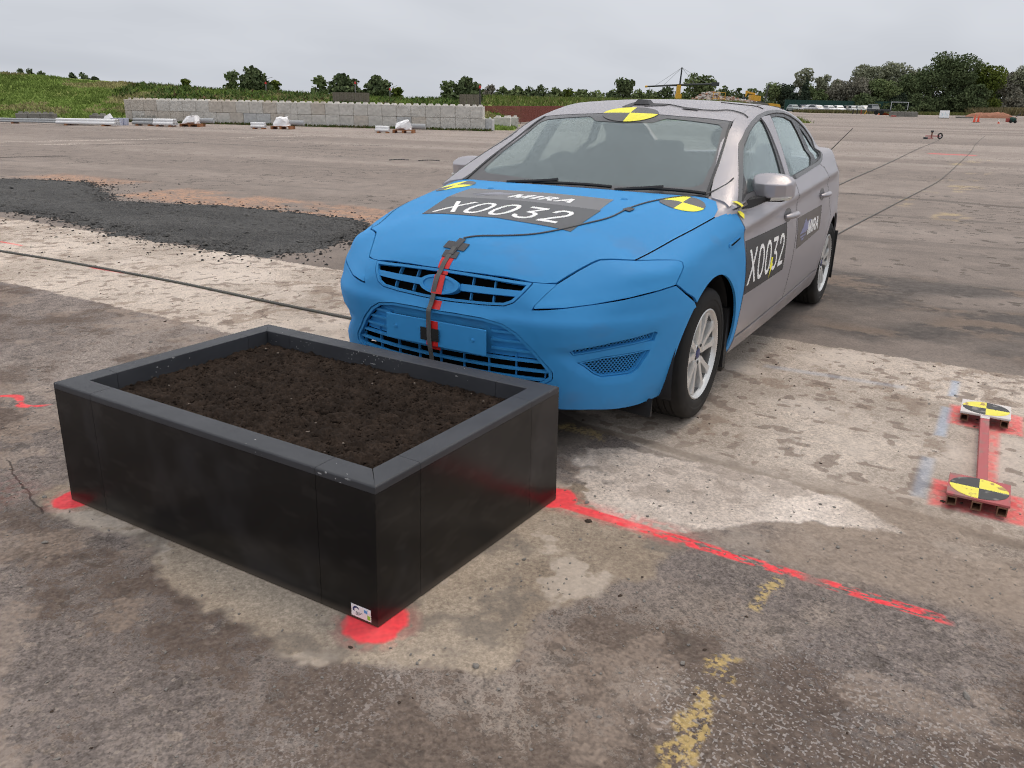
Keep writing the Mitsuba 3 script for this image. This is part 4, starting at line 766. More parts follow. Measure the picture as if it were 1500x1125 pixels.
rc = spl([(-1.20, .03), (-1.23, .137), (-1.18, .266), (-1.165, .351), (-1.19, .444), (-1.25, .522), (-1.23, .590), (-1.19, .645)], 5); C('sensor_cable', tube(on_top(rc, .004), .0032, 6), 'mat_cable', 60)
dvc = on_top([(-1.19, -.06), (-1.25, .08), (-1.22, .0)], 0)
C('roof_sensor', hull([tuple(dvc[2] + np.array(d)) for d in ((-.05, -.05, .0), (.04, -.055, .0), (-.05, .05, .0), (.04, .05, .0), (-.03, -.03, .028), (.02, -.03, .030), (-.03, .03, .026), (.02, .03, .026))]), 'mat_tape', False)
decal('tape', P2(M_TOP, [(-1.13, -.105, 1), (-1.30, -.09, 1), (-1.29, -.03, 1), (-1.12, -.05, 1)]), M_TOP, [1.30, 1.46], 'mat_tape', .003, .015)
decal('tape', P2(M_TOP, [(-1.15, .03, 1), (-1.25, .03, 1), (-1.24, .16, 1), (-1.19, .14, 1)]), M_TOP, [1.30, 1.46], 'mat_tape', .004, .015)
decal('tape', P2(M_TOP, [(-1.14, .27, 1), (-1.18, .27, 1), (-1.175, .36, 1), (-1.145, .36, 1)]), M_TOP, [1.30, 1.46], 'mat_tape', .006, .012)
for xx in (-1.52, -2.02):
    t = spl([(xx, .38), (xx + .02, .48), (xx + .01, .58), (xx, .64)], 5); C('roof_strap', tube(on_top(t, .002), .005, 6, squash=.5), 'mat_tape_black', 60)
ab = on_top([(-3.40, .655)], 0)[0]
k = C('antenna', moved(lathe([(0, .03), (.008, .03), (.012, .012), (.022, .008), (.022, -.004)], 14), tuple(ab)), 'mat_black', 40)
put(k + '__rod', tube([ab + np.array([0, 0, .02]), ab + np.array([-.06, .09, .14]), ab + np.array([-.12, .19, .27])], [.006, .003, .0025], 6), 'mat_black', 50)

# ------------------------------------------------------------------ ground
def ground_z(x, y):
    d = np.hypot(x - CAM[0], y - CAM[1]); t = np.clip((d - 55)/150, 0, 1); return 1.05*t*t*(3 - 2*t)
rad = np.concatenate([[0], np.geomspace(.5, 2500, 90)]); ang = np.linspace(0, 2*math.pi, 181)[:-1]
gv = [(CAM[0], CAM[1], 0.0)] + [(CAM[0] + r*math.cos(a), CAM[1] + r*math.sin(a), float(ground_z(CAM[0] + r*math.cos(a), CAM[1] + r*math.sin(a)))) for r in rad[1:] for a in ang]
n = len(ang); gf = [(0, 1 + k, 1 + (k+1) % n) for k in range(n)]
for i in range(len(rad) - 2):
    for k in range(n): a, b, c, d = 1+i*n+k, 1+i*n+(k+1) % n, 1+(i+1)*n+(k+1) % n, 1+(i+1)*n+k; gf += [(a, d, c), (a, c, b)]
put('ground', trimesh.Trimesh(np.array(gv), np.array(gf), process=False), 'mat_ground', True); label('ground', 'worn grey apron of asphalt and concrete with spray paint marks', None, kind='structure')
# fresh tarmac crumbs spread on the far side of the strip
PATCH = [(-3.6, -14.), (-4.5, -12.4), (-4.75, -11.6), (-3.35, -8.9), (-3.65, -8.05), (-4.02, -7.2), (-4.10, -6.1), (-4.02, -4.9), (-3.75, -4.4), (-2.95, -4.08), (-2.2, -3.92), (-1.80, -4.0), (-1.77, -4.6), (-1.76, -5.5), (-1.85, -6.3), (-2.05, -7.7), (-2.10, -9.3), (-2.2, -14.)]
st = .03; gx, gy = np.meshgrid(np.arange(-5, -1.5, st), np.arange(-14, -3.7, st), indexing='ij'); PP = Polygon(PATCH)
pts = np.stack([gx.ravel(), gy.ravel()], 1); p3 = np.c_[pts, 0*pts[:, 0]]
sd = shapely.distance(PP.boundary, shapely.points(pts))*np.where(shapely.contains_xy(PP, pts[:, 0], pts[:, 1]), 1, -1) + .30*(meshkit.fbm(p3*3.1, 5, 3) - .5) + .16*(meshkit.noise(p3*14, 4) - .5)
hz = np.minimum(sd*.10, .020) + .030*(meshkit.fbm(p3*7, 4, 8) - .5) + .014*(meshkit.noise(p3*34, 9) - .5) + .010
ok = hz.reshape(gx.shape) > -.012; m, k = gx.shape; ii = np.arange(m*k).reshape(m, k)
a, b, c, d = ii[:-1, :-1], ii[1:, :-1], ii[1:, 1:], ii[:-1, 1:]; w = ok[:-1, :-1] & ok[1:, :-1] & ok[1:, 1:] & ok[:-1, 1:]
tm = trimesh.Trimesh(np.c_[pts, np.maximum(hz, -.01)], np.vstack([np.stack([a[w], b[w], c[w]], 1), np.stack([a[w], c[w], d[w]], 1)]), process=False); tm.remove_unreferenced_vertices()
def tar_c(p, n, uv):
    d1, d2, r = voronoi(p.x*75 + noise(p.x*9, p.y*9, 2.), p.y*75); return mix((.020, .020, .0205), (.115, .113, .110), smoothstep(.2, .9, r)*smoothstep(.6, .25, d1)*.8 + .45*fbm(p.x*2.2, p.y*1.5, 4., 4))
pr('mat_tar', proc(tar_c), .85, specular=.3)
put('tarmac_patch', tm, 'mat_tar', False); label('tarmac_patch', 'ragged patch of loose black tarmac on the far side of the pale strip', None, kind='structure')
# loose stones and crumbs
rng = np.random.default_rng(7)
ICO = trimesh.creation.icosphere(subdivisions=0); ICO1 = trimesh.creation.icosphere(subdivisions=1)
def scatter(P, S, seed, base=ICO, flat=.65, sink=.25):
    r = np.random.default_rng(seed); n, m = len(P), len(base.vertices); v = np.array(base.vertices)
    V = v[None]*(1 + .28*r.standard_normal((n, m, 1))); a = r.uniform(0, 6.28, n); sq = r.uniform(.7, 1.3, (n, 2))
    V = V*np.stack([S*sq[:, 0], S*sq[:, 1], S*flat], 1)[:, None]; c, s = np.cos(a)[:, None], np.sin(a)[:, None]
    V = np.stack([V[..., 0]*c - V[..., 1]*s, V[..., 0]*s + V[..., 1]*c, V[..., 2]], -1) + np.c_[P[:, :2], P[:, 2] + S*flat*(1 - sink*2)][:, None]
    F = (np.array(base.faces)[None] + (np.arange(n)*m)[:, None, None]).reshape(-1, 3); return trimesh.Trimesh(V.reshape(-1, 3), F, process=False)
pr('mat_stone', [.20, .185, .17], .9); pr('mat_clod', [.060, .045, .036], .95, specular=.1); pr('mat_stone_dark', [.035, .034, .033], .85)
n_ = 6000; q = rng.uniform((-1.5, -3.2), (3.4, 2.6), (n_, 2)); keep = ~((q[:, 0] > 1.08) & (q[:, 0] < 2.15) & (q[:, 1] > -.86) & (q[:, 1] < .75)); keep &= (rng.uniform(0, 1, n_) < np.where((q[:, 0] > .6), .9, .25)); q = q[keep]
put('gravel', scatter(np.c_[q, 0*q[:, 0]], np.exp(rng.normal(-5.95, .45, len(q))), 11), 'mat_stone'); label('gravel', 'small loose stones strewn over the worn apron', 'gravel', kind='stuff')
q = rng.uniform((-1.6, -9), (.4, 2.4), (700, 2)); keep = (meshkit.fbm(np.c_[q*1.3, 0*q[:, 0]], 3, 21) > .47); q = q[keep]
q2 = rng.uniform((.3, -1.6), (3.2, 2.4), (60, 2)); q2 = q2[~((q2[:, 0] > 1.08) & (q2[:, 0] < 2.15) & (q2[:, 1] > -.86) & (q2[:, 1] < .75))]; q = np.vstack([q, q2])
put('dirt_crumbs', scatter(np.c_[q, 0*q[:, 0]], np.exp(rng.normal(-5.35, .42, len(q))), 12, flat=.4), 'mat_clod'); label('dirt_crumbs', 'dried brown mud crumbs scattered on the concrete', 'mud', kind='stuff')
q = rng.uniform((-5, -13.5), (-1.6, -3.8), (16000, 2)); q = q[shapely.contains_xy(PP, q[:, 0], q[:, 1])]; pr('mat_chip', [.075, .073, .070], .85)
put('tarmac_chips', scatter(np.c_[q, 0*q[:, 0] + .016], np.exp(rng.normal(-4.75, .45, len(q))), 14), 'mat_chip'); label('tarmac_chips', 'grey-black stone chips covering the loose tarmac patch', 'gravel', kind='stuff')
L_ = PP.boundary; t = rng.uniform(0, L_.length, 7000); q = np.array([L_.interpolate(a).coords[0] for a in t]) + rng.normal(0, 1, (7000, 2))*rng.choice([.08, .16, .4], (7000, 1)); q = q[(q[:, 1] > -13.5)]
put('tarmac_crumbs', scatter(np.c_[q, 0*q[:, 0]], np.exp(rng.normal(-4.85, .45, len(q))), 13), 'mat_stone_dark'); label('tarmac_crumbs', 'black tarmac crumbs along the edge of the loose tarmac patch', 'gravel', kind='stuff')

# ------------------------------------------------------------------ planter and soil
PL = 'planter'; label(PL, 'low wide black metal planter box filled with dark soil', 'planter')
TOPC = [(2.11, .67), (2.10, -.83), (1.11, -.81), (1.12, .70)]; BOTC = [(2.112, .66), (2.128, -.795), (1.13, -.785), (1.138, .715)]; PH = .45
def wall_prism(i, t0, t1, prof, gap=.0007):
    """a profile (inset, height) run along side i from fraction-distance t0 to t1 (metres; None = mitred corner)"""
    A, B = np.array(TOPC[i]), np.array(TOPC[(i+1) % 4]); a, b = np.array(BOTC[i]), np.array(BOTC[(i+1) % 4]); Lh = np.linalg.norm(B - A); u = (B - A)/Lh; nrm = np.array([u[1], -u[0]])
    cen = np.mean(TOPC, 0); nrm = nrm if (cen - A) @ nrm > 0 else -nrm; V = []
    for s, tt in ((0, t0), (1, t1)):
        for dd, z in prof:
            e0, e1 = (dd, Lh - dd); t = (e0 if s == 0 else e1) if tt is None else tt + (gap if s == 0 else -gap)
            k = z/PH; base = (A + u*t)*k + (a + (b - a)*(t/Lh))*(1 - k); V.append((*(base + nrm*dd), z))
    n = len(prof); cap = trimesh.creation.triangulate_polygon(Polygon(prof), engine='earcut')[1]; pv = trimesh.creation.triangulate_polygon(Polygon(prof), engine='earcut')[0]
    order = [int(np.argmin(np.linalg.norm(np.array(prof) - p, axis=1))) for p in pv]; cap = np.array(order)[cap]
    F = [(k, (k+1) % n, n + k) for k in range(n)] + [((k+1) % n, n + (k+1) % n, n + k) for k in range(n)] + [tuple(c) for c in cap] + [tuple(c[::-1] + n) for c in cap]
    m = trimesh.Trimesh(np.array(V), np.array(F), process=False); m.fix_normals(); return m
OUT = [(.0, .003), (.0, .427), (.012, .427), (.012, .003)]
RIMP = [(.0, .4275), (.0, .4440), (.0012, .4470), (.0035, .4490), (.007, .45), (.080, .45), (.084, .4488), (.085, .446), (.085, .30), (.078, .30), (.078, .4275)]
for i in range(4):
    Lh = float(np.linalg.norm(np.subtract(TOPC[(i+1) % 4], TOPC[i]))); e = .19 if i in (1, 3) else .22
    for nm, t0, t1 in (('corner_panel', None, e), ('side_panel', e, Lh - e), ('corner_panel', Lh - e, None)):
        put(f'{PL}__{nm}', wall_prism(i, t0, t1, OUT), 'mat_planter', False); put(f'{PL}__rim', wall_prism(i, t0, t1, RIMP), 'mat_rim_skylit', 40)
SF = np.array([2.1115, 0, 0])
put(f'{PL}__name_plate', box(2.1115, 2.1135, .562, .636, .010, .050, .0006), 'mat_white', False)
for c, y0, y1, z0, z1 in (((.10, .30, .62), .612, .624, .034, .044), ((.30, .60, .05), .623, .634, .016, .029)):
    pr('mat_plate_%d' % int(c[0]*100), c, .5); put(f'{PL}__name_plate__square', box(2.1136, 2.1142, y0, y1, z0, z1), 'mat_plate_%d' % int(c[0]*100), False)
w = np.linspace(.6, 3.6, 14); arc = Polygon([(.582 + .013*math.cos(a), .034 + .012*math.sin(a)) for a in w] + [(.584 + .0095*math.cos(a), .0325 + .0085*math.sin(a)) for a in w[::-1]])
def on_face(g, h=.0006): m = extrude(g, h); v = np.array(m.vertices); m.vertices = np.stack([2.1136 + v[:, 2], v[:, 0], v[:, 1]], 1); return m
put(f'{PL}__name_plate__arc', on_face(arc), 'mat_badge_blue', False)
for k in range(3): put(f'{PL}__name_plate__line', on_face(sbox(.580, .0265 - .0042*k, .605 - .006*k, .0283 - .0042*k)), 'mat_sticker_grey', False)
st = .0068; gx, gy = np.meshgrid(np.arange(1.185, 2.045, st), np.arange(-.755, .635, st), indexing='ij'); p3 = np.stack([gx.ravel(), gy.ravel(), 0*gx.ravel()], 1)
zz =   .390 + .018*(meshkit.fbm(p3*3.0, 3, 31) - .5) + .013*(meshkit.fbm(p3*15, 4, 32) - .5) + .016*np.maximum(meshkit.noise(p3*60, 33) - .45, 0) + .016*(meshkit.noise(p3*105, 34) - .5)
m, k = gx.shape; ii = np.arange(m*k).reshape(m, k); a, b, c, d = [q.ravel() for q in (ii[:-1, :-1], ii[1:, :-1], ii[1:, 1:], ii[:-1, 1:])]
put('soil', trimesh.Trimesh(np.c_[p3[:, :2], zz], np.vstack([np.stack([a, b, c], 1), np.stack([a, c, d], 1)]), process=False), 'mat_soil', True); label('soil', 'dark brown crumbly soil filling the black planter', 'soil', kind='stuff')
q = rng.uniform((1.20, -.74), (2.03, .62), (9000, 2)); zq = .389 + .018*(meshkit.fbm(np.c_[q, 0*q[:, 0]]*3.0, 3, 31) - .5)
put('soil_clods', scatter(np.c_[q, zq], np.exp(rng.normal(-6.05, .34, len(q)))*np.where(rng.uniform(0, 1, len(q)) < .006, 2.6, 1.0), 41, ICO, .8, .12), 'mat_soil', True); label('soil_clods', 'rounded lumps of soil lying on the planter’s soil', 'soil', kind='stuff')
pr('mat_pebble', [.17, .14, .115], .9)
q = rng.uniform((1.20, -.74), (2.03, .62), (22, 2)); put('soil_pebbles', scatter(np.c_[q, 0*q[:, 0] + .394], np.exp(rng.normal(-5.6, .3, 22)), 42, ICO1, .8, .2), 'mat_pebble', True); label('soil_pebbles', 'a few pale pebbles among the planter’s soil', 'pebbles', kind='stuff')

# ------------------------------------------------------------------ ground target on the right
TG = 'ground_target'; label(TG, 'low red steel frame holding two yellow and black quartered discs', 'test target')
def red_c(p, n, uv): return mix((.42, .10, .105), (.30, .15, .135), smoothstep(.45, .7, fbm(p.x*18, p.y*18, p.z*18, 3)))
pr('mat_red_steel', proc(red_c), .6); pr('mat_rust', [.16, .075, .045], .8); pr('mat_white_worn', [.62, .58, .56], .6)
def worn_yellow(p, n, uv): return mix((.80, .72, .10), (.42, .28, .10), smoothstep(.66, .76, fbm(p.x*30, p.y*30, 1., 3)))
def worn_black(p, n, uv): return mix((.055, .055, .055), (.20, .19, .18), smoothstep(.58, .75, fbm(p.x*26 + 4, p.y*26, 1., 3)))
pr('mat_disc_yellow', proc(worn_yellow), .6); pr('mat_disc_black', proc(worn_black), .6)
def sq_tube(x0, x1, y, z, s=.030, t=.004):
    o = sbox(-s/2, -s/2, s/2, s/2).difference(sbox(-s/2 + t, -s/2 + t, s/2 - t, s/2 - t)); m = extrude(o, x1 - x0); v = np.array(m.vertices); m.vertices = np.stack([x0 + v[:, 2], y + v[:, 0], z + v[:, 1]], 1); m.fix_normals(); return m
for j, (x0, x1, y0, y1, ty) in enumerate(((.165, .375, 1.985, 2.196, (1, -1)), (-.85, -.645, 1.978, 2.190, (-1, 1)))):
    k = put(f'{TG}__plate', box(x0, x1, y0, y1, .050, .060, .001), 'mat_red_steel' if j == 0 else 'mat_white_worn', False)
    for y in ((y0 + .022, (y0 + y1)/2, y1 - .022) if j == 0 else (y0 + .022, y1 - .022)): put(f'{TG}__foot', sq_tube(x0 + .01, x1 + .006, y, .0325, .034), 'mat_rust', False)
    put(f'{TG}__skirt', box(x0 + .004, x1 - .004, y0 + .002, y1 - .002, .0495, .0499), 'mat_rust', False)
    cx, cy, rx, ry = (x0 + x1)/2, (y0 + y1)/2, (x1 - x0)*.465, (y1 - y0)*.475; e = affinity.translate(affinity.scale(Point(0, 0).buffer(1, 24), rx, ry), cx, cy)
    for i, (sx, sy) in enumerate(((-1, 1), (1, -1), (-1, -1), (1, 1))):
        q = e.intersection(sbox(min(cx, cx + sx), min(cy, cy + sy), max(cx, cx + sx), max(cy, cy + sy))); m = extrude(q, .0012); m.apply_translation((0, 0, .0602))
        yel = (i < 2) == (j == 0); put(f'{TG}__disc_quadrant', m, 'mat_disc_yellow' if yel else 'mat_disc_black', False)
put(f'{TG}__bar', hull([(x, y, z) for x, y0, y1 in ((-.645, 2.066, 2.102), (.165, 2.082, 2.118)) for y in (y0, y1) for z in (.022, .058)]), 'mat_red_steel', False)
put(f'{TG}__tape', box(-.640, -.600, 2.0655, 2.1035, .0583, .0590), 'mat_white_worn', False)
# cables lying on the ground
def on_ground(P, r, wob=.0): P = np.array(P, float); return np.c_[P, ground_z(P[:, 0], P[:, 1]) + r]
pr('mat_hose', [.10, .098, .088], .6); pr('mat_steel_rope', [.13, .12, .11], .6)
h = spl([(-.25, -12.), (-.36, -7.5), (-.42, -6.1), (-.475, -5.1), (-.49, -3.7), (-.445, -2.49), (-.43, -1.78), (-.42, -.9), (-.5, .1)], 6); put('hose', tube(on_ground(h, .010), .0105, 8), 'mat_hose', 60); label('hose', 'thin grey hose lying across the pale concrete left of the car', 'hose')
h = spl([(-3.3, .25), (-6.92, .346), (-10.85, .50), (-17.4, .73), (-24., .70), (-31.5, .644), (-44, .4), (-60, .3)], 6); put('steel_cable', tube(on_ground(h, .009), .009, 6), 'mat_steel_rope', 60); label('steel_cable', 'long steel cable running out behind the car, the nearer one', 'cable', None)
h = spl([(-3.3, -.5), (-8., -.7), (-14.2, -.889), (-22.3, -1.02), (-34., -1.3), (-43.7, -1.43), (-49., -1.6)], 6); put('steel_cable', tube(on_ground(h, .010), .011, 6), 'mat_steel_rope', 60); label('steel_cable_001', 'steel cable running from behind the car to the red wheeled dolly', 'cable', None)

# ------------------------------------------------------------------ background
# site frame: l metres to the right of, h metres ahead of, the photographer's stand
FH = np.array([math.cos(YAW), math.sin(YAW)]); RH = np.array([math.sin(YAW), -math.cos(YAW)])
RZ = math.atan2(RH[1], RH[0])
def S(l, h, z=None): x, y = CAM[:2] + FH*h + RH*l; return np.array([x, y, float(ground_z(x, y)) if z is None else z])
def site(m, l, h, z=None, turn=0.0, s=1.0): return moved(m, S(l, h, z), RZ + turn, s)
def conc_c(a, b):
    def f(p, n, uv): return mix(a, b, fbm(p.x*1.7, p.y*1.7, p.z*2.6, 4))*(.85 + .3*noise(p.x*9, p.y*9, p.z*9))
    return f
pr('mat_block_beige', proc(conc_c((.47, .445, .405), (.62, .595, .55))), .85, specular=.2); pr('mat_block_grey', proc(conc_c((.41, .41, .405), (.54, .54, .53))), .85, specular=.2)
pr('mat_block_tan', proc(conc_c((.43, .385, .33), (.56, .51, .45))), .85, specular=.2); pr('mat_block_old', proc(conc_c((.12, .115, .10), (.27, .26, .235))), .9, specular=.2)
BM = ['mat_block_beige', 'mat_block_beige', 'mat_block_tan', 'mat_block_grey']
def block(w, h, d, studs=2):
    m = [box(0, w, 0, d, 0, h, .02)]
    for k in range(studs):
        cx = w*(k + .5)/studs; r0, r1 = min(.17, w*.16), min(.11, w*.11)
        m.append(hull([(cx + sx*r0, d/2 + sy*r0, h - .005) for sx in (-1, 1) for sy in (-1, 1)] + [(cx + sx*r1, d/2 + sy*r1, h + .09) for sx in (-1, 1) for sy in (-1, 1)]))
    return m
# two-course wall of concrete blocks
WALL = label('block_wall', 'long two-course wall of pale interlocking concrete blocks', 'wall')
WA, WB = np.array([-23.36, 50.0]), np.array([-1.90, 46.0]); WU = (WB - WA)/np.linalg.norm(WB - WA); WT = math.atan2(WU[1], WU[0]); WLEN = float(np.linalg.norm(WB - WA))
bw, bh = .845, .635; rb = random.Random(3)
for course in range(2):
    t = 0.0; i = 0; end = WLEN + (.55 if course == 0 else 0)
    while t < end - .1:
        w = bw*.52 if (course == 0 and i == 0) else bw*(.5 if rb.random() < .06 else 1.0); w = min(w, end - t)
        p = WA + WU*t; hgt = bh + rb.uniform(-.006, .006)
        m = cat(block(w - .012, hgt - .008, .62, 2 if w > .6 else 1)); m = site(m, p[0], p[1], bh*course + .002, WT + rb.uniform(-.008, .008))
        m.vertices = np.array(m.vertices) + np.array([*(FH*rb.uniform(-.015, .015)), 0]); put(f'{WALL}__block', m, BM[rb.choice((0, 0, 1, 1, 2, 3))], False); t += w; i += 1
for k, (px, h) in enumerate(((-1.42, 50.), (-0.67, 52.))):
    o = put('concrete_block', site(cat(block(1.0 - .25*k, .66, .6)), px, h, None, -.1 + .15*k), 'mat_block_beige', False); label(o, ['pale concrete block just beyond the right end of the block wall', 'second pale concrete block, nearest the red barrier netting'][k], 'concrete block')
# grassy bank behind the wall, low meadow bank further right
def ridge(l): return np.interp(l, [-60, -38.06, -35.05, -32.03, -28.01, -20.97, -12.92, -5.88, -2.61, -1.36, 0.15], [3.6, 2.80, 2.72, 2.42, 2.16, 1.95, 1.72, 1.58, 1.5, .8, -.1])
def foot(l): return np.interp(l, [-60, -24.12, -23.36, 0], [49.0, 49.4, 51.0, 47.2])
def bank_z(l, h):
    f = foot(l); t = np.clip((h - f)/np.maximum(62 - f, 1), 0, 1); z = ridge(l)*t**.8*(1.0 + .25*(1 - t)*t); p = np.stack([l, h, 0*l], -1)
    z = z + (meshkit.fbm(p*.35, 3, 51) - .5)*.35*t + np.where(h > 62, -(h - 62)*.012, 0); return np.where(t > 0, z, -.06)
gl_, gh_ = np.meshgrid(np.arange(-60, 2.0, .5), np.concatenate([np.arange(46.5, 64, .5), [67, 72, 80, 92]]), indexing='ij'); zb = bank_z(gl_, gh_)
def grid_mesh(L, H, Z):
    X = CAM[0] + FH[0]*H + RH[0]*L; Y = CAM[1] + FH[1]*H + RH[1]*L; m, k = L.shape; ii = np.arange(m*k).reshape(m, k); a, b, c, d = [q.ravel() for q in (ii[:-1, :-1], ii[1:, :-1], ii[1:, 1:], ii[:-1, 1:])]
    return trimesh.Trimesh(np.stack([X.ravel(), Y.ravel(), Z.ravel()], 1), np.vstack([np.stack([a, b, c], 1), np.stack([a, c, d], 1)]), process=False)
def turf_c(p, n, uv): return mix(mix((.120, .175, .042), (.190, .245, .066), fbm(p.x*.5, p.y*.5, 2., 4)), (.25, .22, .10), smoothstep(.55, .75, fbm(p.x*.23, p.y*.23, 9., 3))*.6)
pr('mat_turf', proc(turf_c), .95, specular=.1)
put('grass_bank', grid_mesh(gl_, gh_, zb), 'mat_turf', True); label('grass_bank', 'grassy earth bank rising behind the concrete block wall', None, kind='structure')
VC = {'type': 'mesh_attribute', 'name': 'vertex_color'}
bsdf('mat_leaf', {'type': 'twosided', 'm': {'type': 'diffuse', 'reflectance': VC}})
def blades(L, H, Z, hgt, wid, cols, seed, lean=.35):
    r = np.random.default_rng(seed); n = len(L); a = r.uniform(0, 6.28, n); hh = hgt*r.uniform(.5, 1.3, n); b = np.stack([CAM[0] + FH[0]*H + RH[0]*L, CAM[1] + FH[1]*H + RH[1]*L, Z - .03], 1)
    d = np.stack([np.cos(a), np.sin(a), 0*a], 1)*(wid*r.uniform(.6, 1.4, n))[:, None]; tip = b + np.c_[r.normal(0, lean, (n, 2))*hh[:, None], hh]
    V = np.stack([b - d, b + d, tip], 1).reshape(-1, 3); C_ = np.repeat(cols*r.uniform(.84, 1.16, (n, 1)), 3, 0); return trimesh.Trimesh(V, np.arange(3*n).reshape(-1, 3), process=False), C_
def pick(cs, w, seed, n): r = np.random.default_rng(seed); c = np.array(cs); return c[r.choice(len(c), n, p=w)]
rg = np.random.default_rng(17)
n_ = 56000; L = rg.uniform(-40, .5, n_); H = foot(L) + (rg.uniform(0, 1, n_)**1.1)*14; ok = (bank_z(L, H) > .01)
L, H = L[ok], H[ok]; dry = meshkit.fbm(np.stack([L*.35, H*.35, 0*L], 1), 3, 61); cols = np.where((dry > .60)[:, None], np.array([.34, .31, .15]), np.array([.19, .26, .068])); cols = cols*(.45 + 1.1*meshkit.fbm(np.stack([L*.8, H*.8, 0*L], 1), 3, 62))[:, None]
m, c_ = blades(L, H, bank_z(L, H), .17, .06, cols, 63); put('bank_grass', m, 'mat_leaf', False, color=c_); label('bank_grass', 'rough green and straw-coloured grass covering the bank', 'grass', kind='stuff')
n_ = 6500; L = rg.uniform(-27.76, -2.53, n_); H = rg.uniform(56, 63, n_); hump = meshkit.fbm(np.stack([L*.9, H*.3, 0*L], 1), 3, 65); ok = hump > .42; L, H = L[ok], H[ok]
cols = pick([(.085, .135, .044), (.120, .180, .058), (.175, .185, .075), (.18, .11, .075)], [.45, .33, .17, .05], 66, len(L)); m, c_ = blades(L, H, bank_z(L, H), .27, .10, cols, 67, .7); put('bank_weeds', m, 'mat_leaf', False, color=c_); label('bank_weeds', 'taller dark weeds and brambles along the top of the bank', 'weeds', kind='stuff')
n_ = 5000; L = np.concatenate([rg.uniform(-28.86, -22.89, 1900), rg.uniform(-23.36, -1.38, 3100)]); H = np.where(L < -23.36, rg.uniform(46.6, 49.5, n_), WA[1] + (L - WA[0])*(WB[1] - WA[1])/(WB[0] - WA[0]) - rg.uniform(.05, .75, n_))
cols = pick([(.06, .095, .024), (.10, .105, .04), (.16, .125, .07)], [.5, .3, .2], 68, n_); m, c_ = blades(L, H, 0*L, .16, .05, cols, 69); put('verge_grass', m, 'mat_leaf', False, color=c_); label('verge_grass', 'thin strip of grass along the foot of the block wall', 'grass', kind='stuff')
# meadow between the wall's end and the far trees
gl2, gh2 = np.meshgrid(np.arange(-9, 34, 1.0), np.arange(82, 132, 2.0), indexing='ij')
def mead_z(l, h): return np.clip((h - 84)/18, 0, 1)*(1.95 + .25*(meshkit.fbm(np.stack([l*.2, h*.2, 0*l], -1), 3, 71) - .5))*np.clip((l + 8.5)/2.5, 0, 1)*np.clip((33 - l)/6, 0, 1) + .02
put('meadow', grid_mesh(gl2, gh2, mead_z(gl2, gh2)), 'mat_turf', True); label('meadow', 'low green meadow in front of the far trees', None, kind='structure')
n_ = 14000; L = rg.uniform(-7.5, 30, n_); H = rg.uniform(85, 112, n_); cols = pick([(.135, .185, .050), (.19, .215, .07), (.27, .25, .11)], [.55, .3, .15], 72, n_); m, c_ = blades(L, H, mead_z(L, H), .45, .10, cols, 73); put('meadow_grass', m, 'mat_leaf', False, color=c_); label('meadow_grass', 'pale green meadow grass below the distant trees', 'grass', kind='stuff')
# trees and bushes: tapered trunk, limbs, crown of leaf clumps
pr('mat_bark', [.075, .062, .050], .9)
def crown(lobes, n, leaf, cols, seed, gaps=.35):
    """leaf clumps through the volume of several lobes (x, y, z, rx, ry, rz), thinned by noise so that sky shows"""
    r = np.random.default_rng(seed); lo = np.array(lobes); vol = lo[:, 3]*lo[:, 4]*lo[:, 5]; w = vol**.75; k = r.choice(len(lo), n*2, p=w/w.sum())
    d = r.normal(size=(n*2, 3)); d /= np.linalg.norm(d, axis=1, keepdims=True); rad_ = r.uniform(0, 1, n*2)**.42; P = lo[k, :3] + d*rad_[:, None]*lo[k, 3:]*(1 + .30*(meshkit.noise(d*2.3 + k[:, None]*3.1, seed) - .5))[:, None]
    sz = lo[:, 3:].max(); q = meshkit.fbm(P*(2.4/sz) + seed, 3, seed); P = P[q > np.quantile(q, gaps)][:n]; q2 = meshkit.fbm(P*(1.7/sz) + 9 + seed, 3, seed + 1)
    n = len(P); e1 = r.normal(size=(n, 3)); e1 /= np.linalg.norm(e1, axis=1, keepdims=True); e2 = np.cross(e1, r.normal(size=(n, 3))); e2 /= np.linalg.norm(e2, axis=1, keepdims=True); s = leaf*r.uniform(.55, 1.35, n)[:, None]
    V = np.stack([P - e1*s*.6, P + e2*s*.55, P + e1*s*.6, P - e2*s*.55 + e1*s*.1], 1).reshape(-1, 3); i = np.arange(n)*4; F = np.vstack([np.stack([i, i+1, i+2], 1), np.stack([i, i+2, i+3], 1)])
    cs = np.array(cols); t = np.clip((q2 - .3)/.4 + r.normal(0, .12, n), 0, 1)[:, None]; C_ = cs[0]*(1 - t) + cs[1]*t; return trimesh.Trimesh(V, F, process=False), np.repeat(C_*r.uniform(.85, 1.15, (n, 1)), 4, 0)
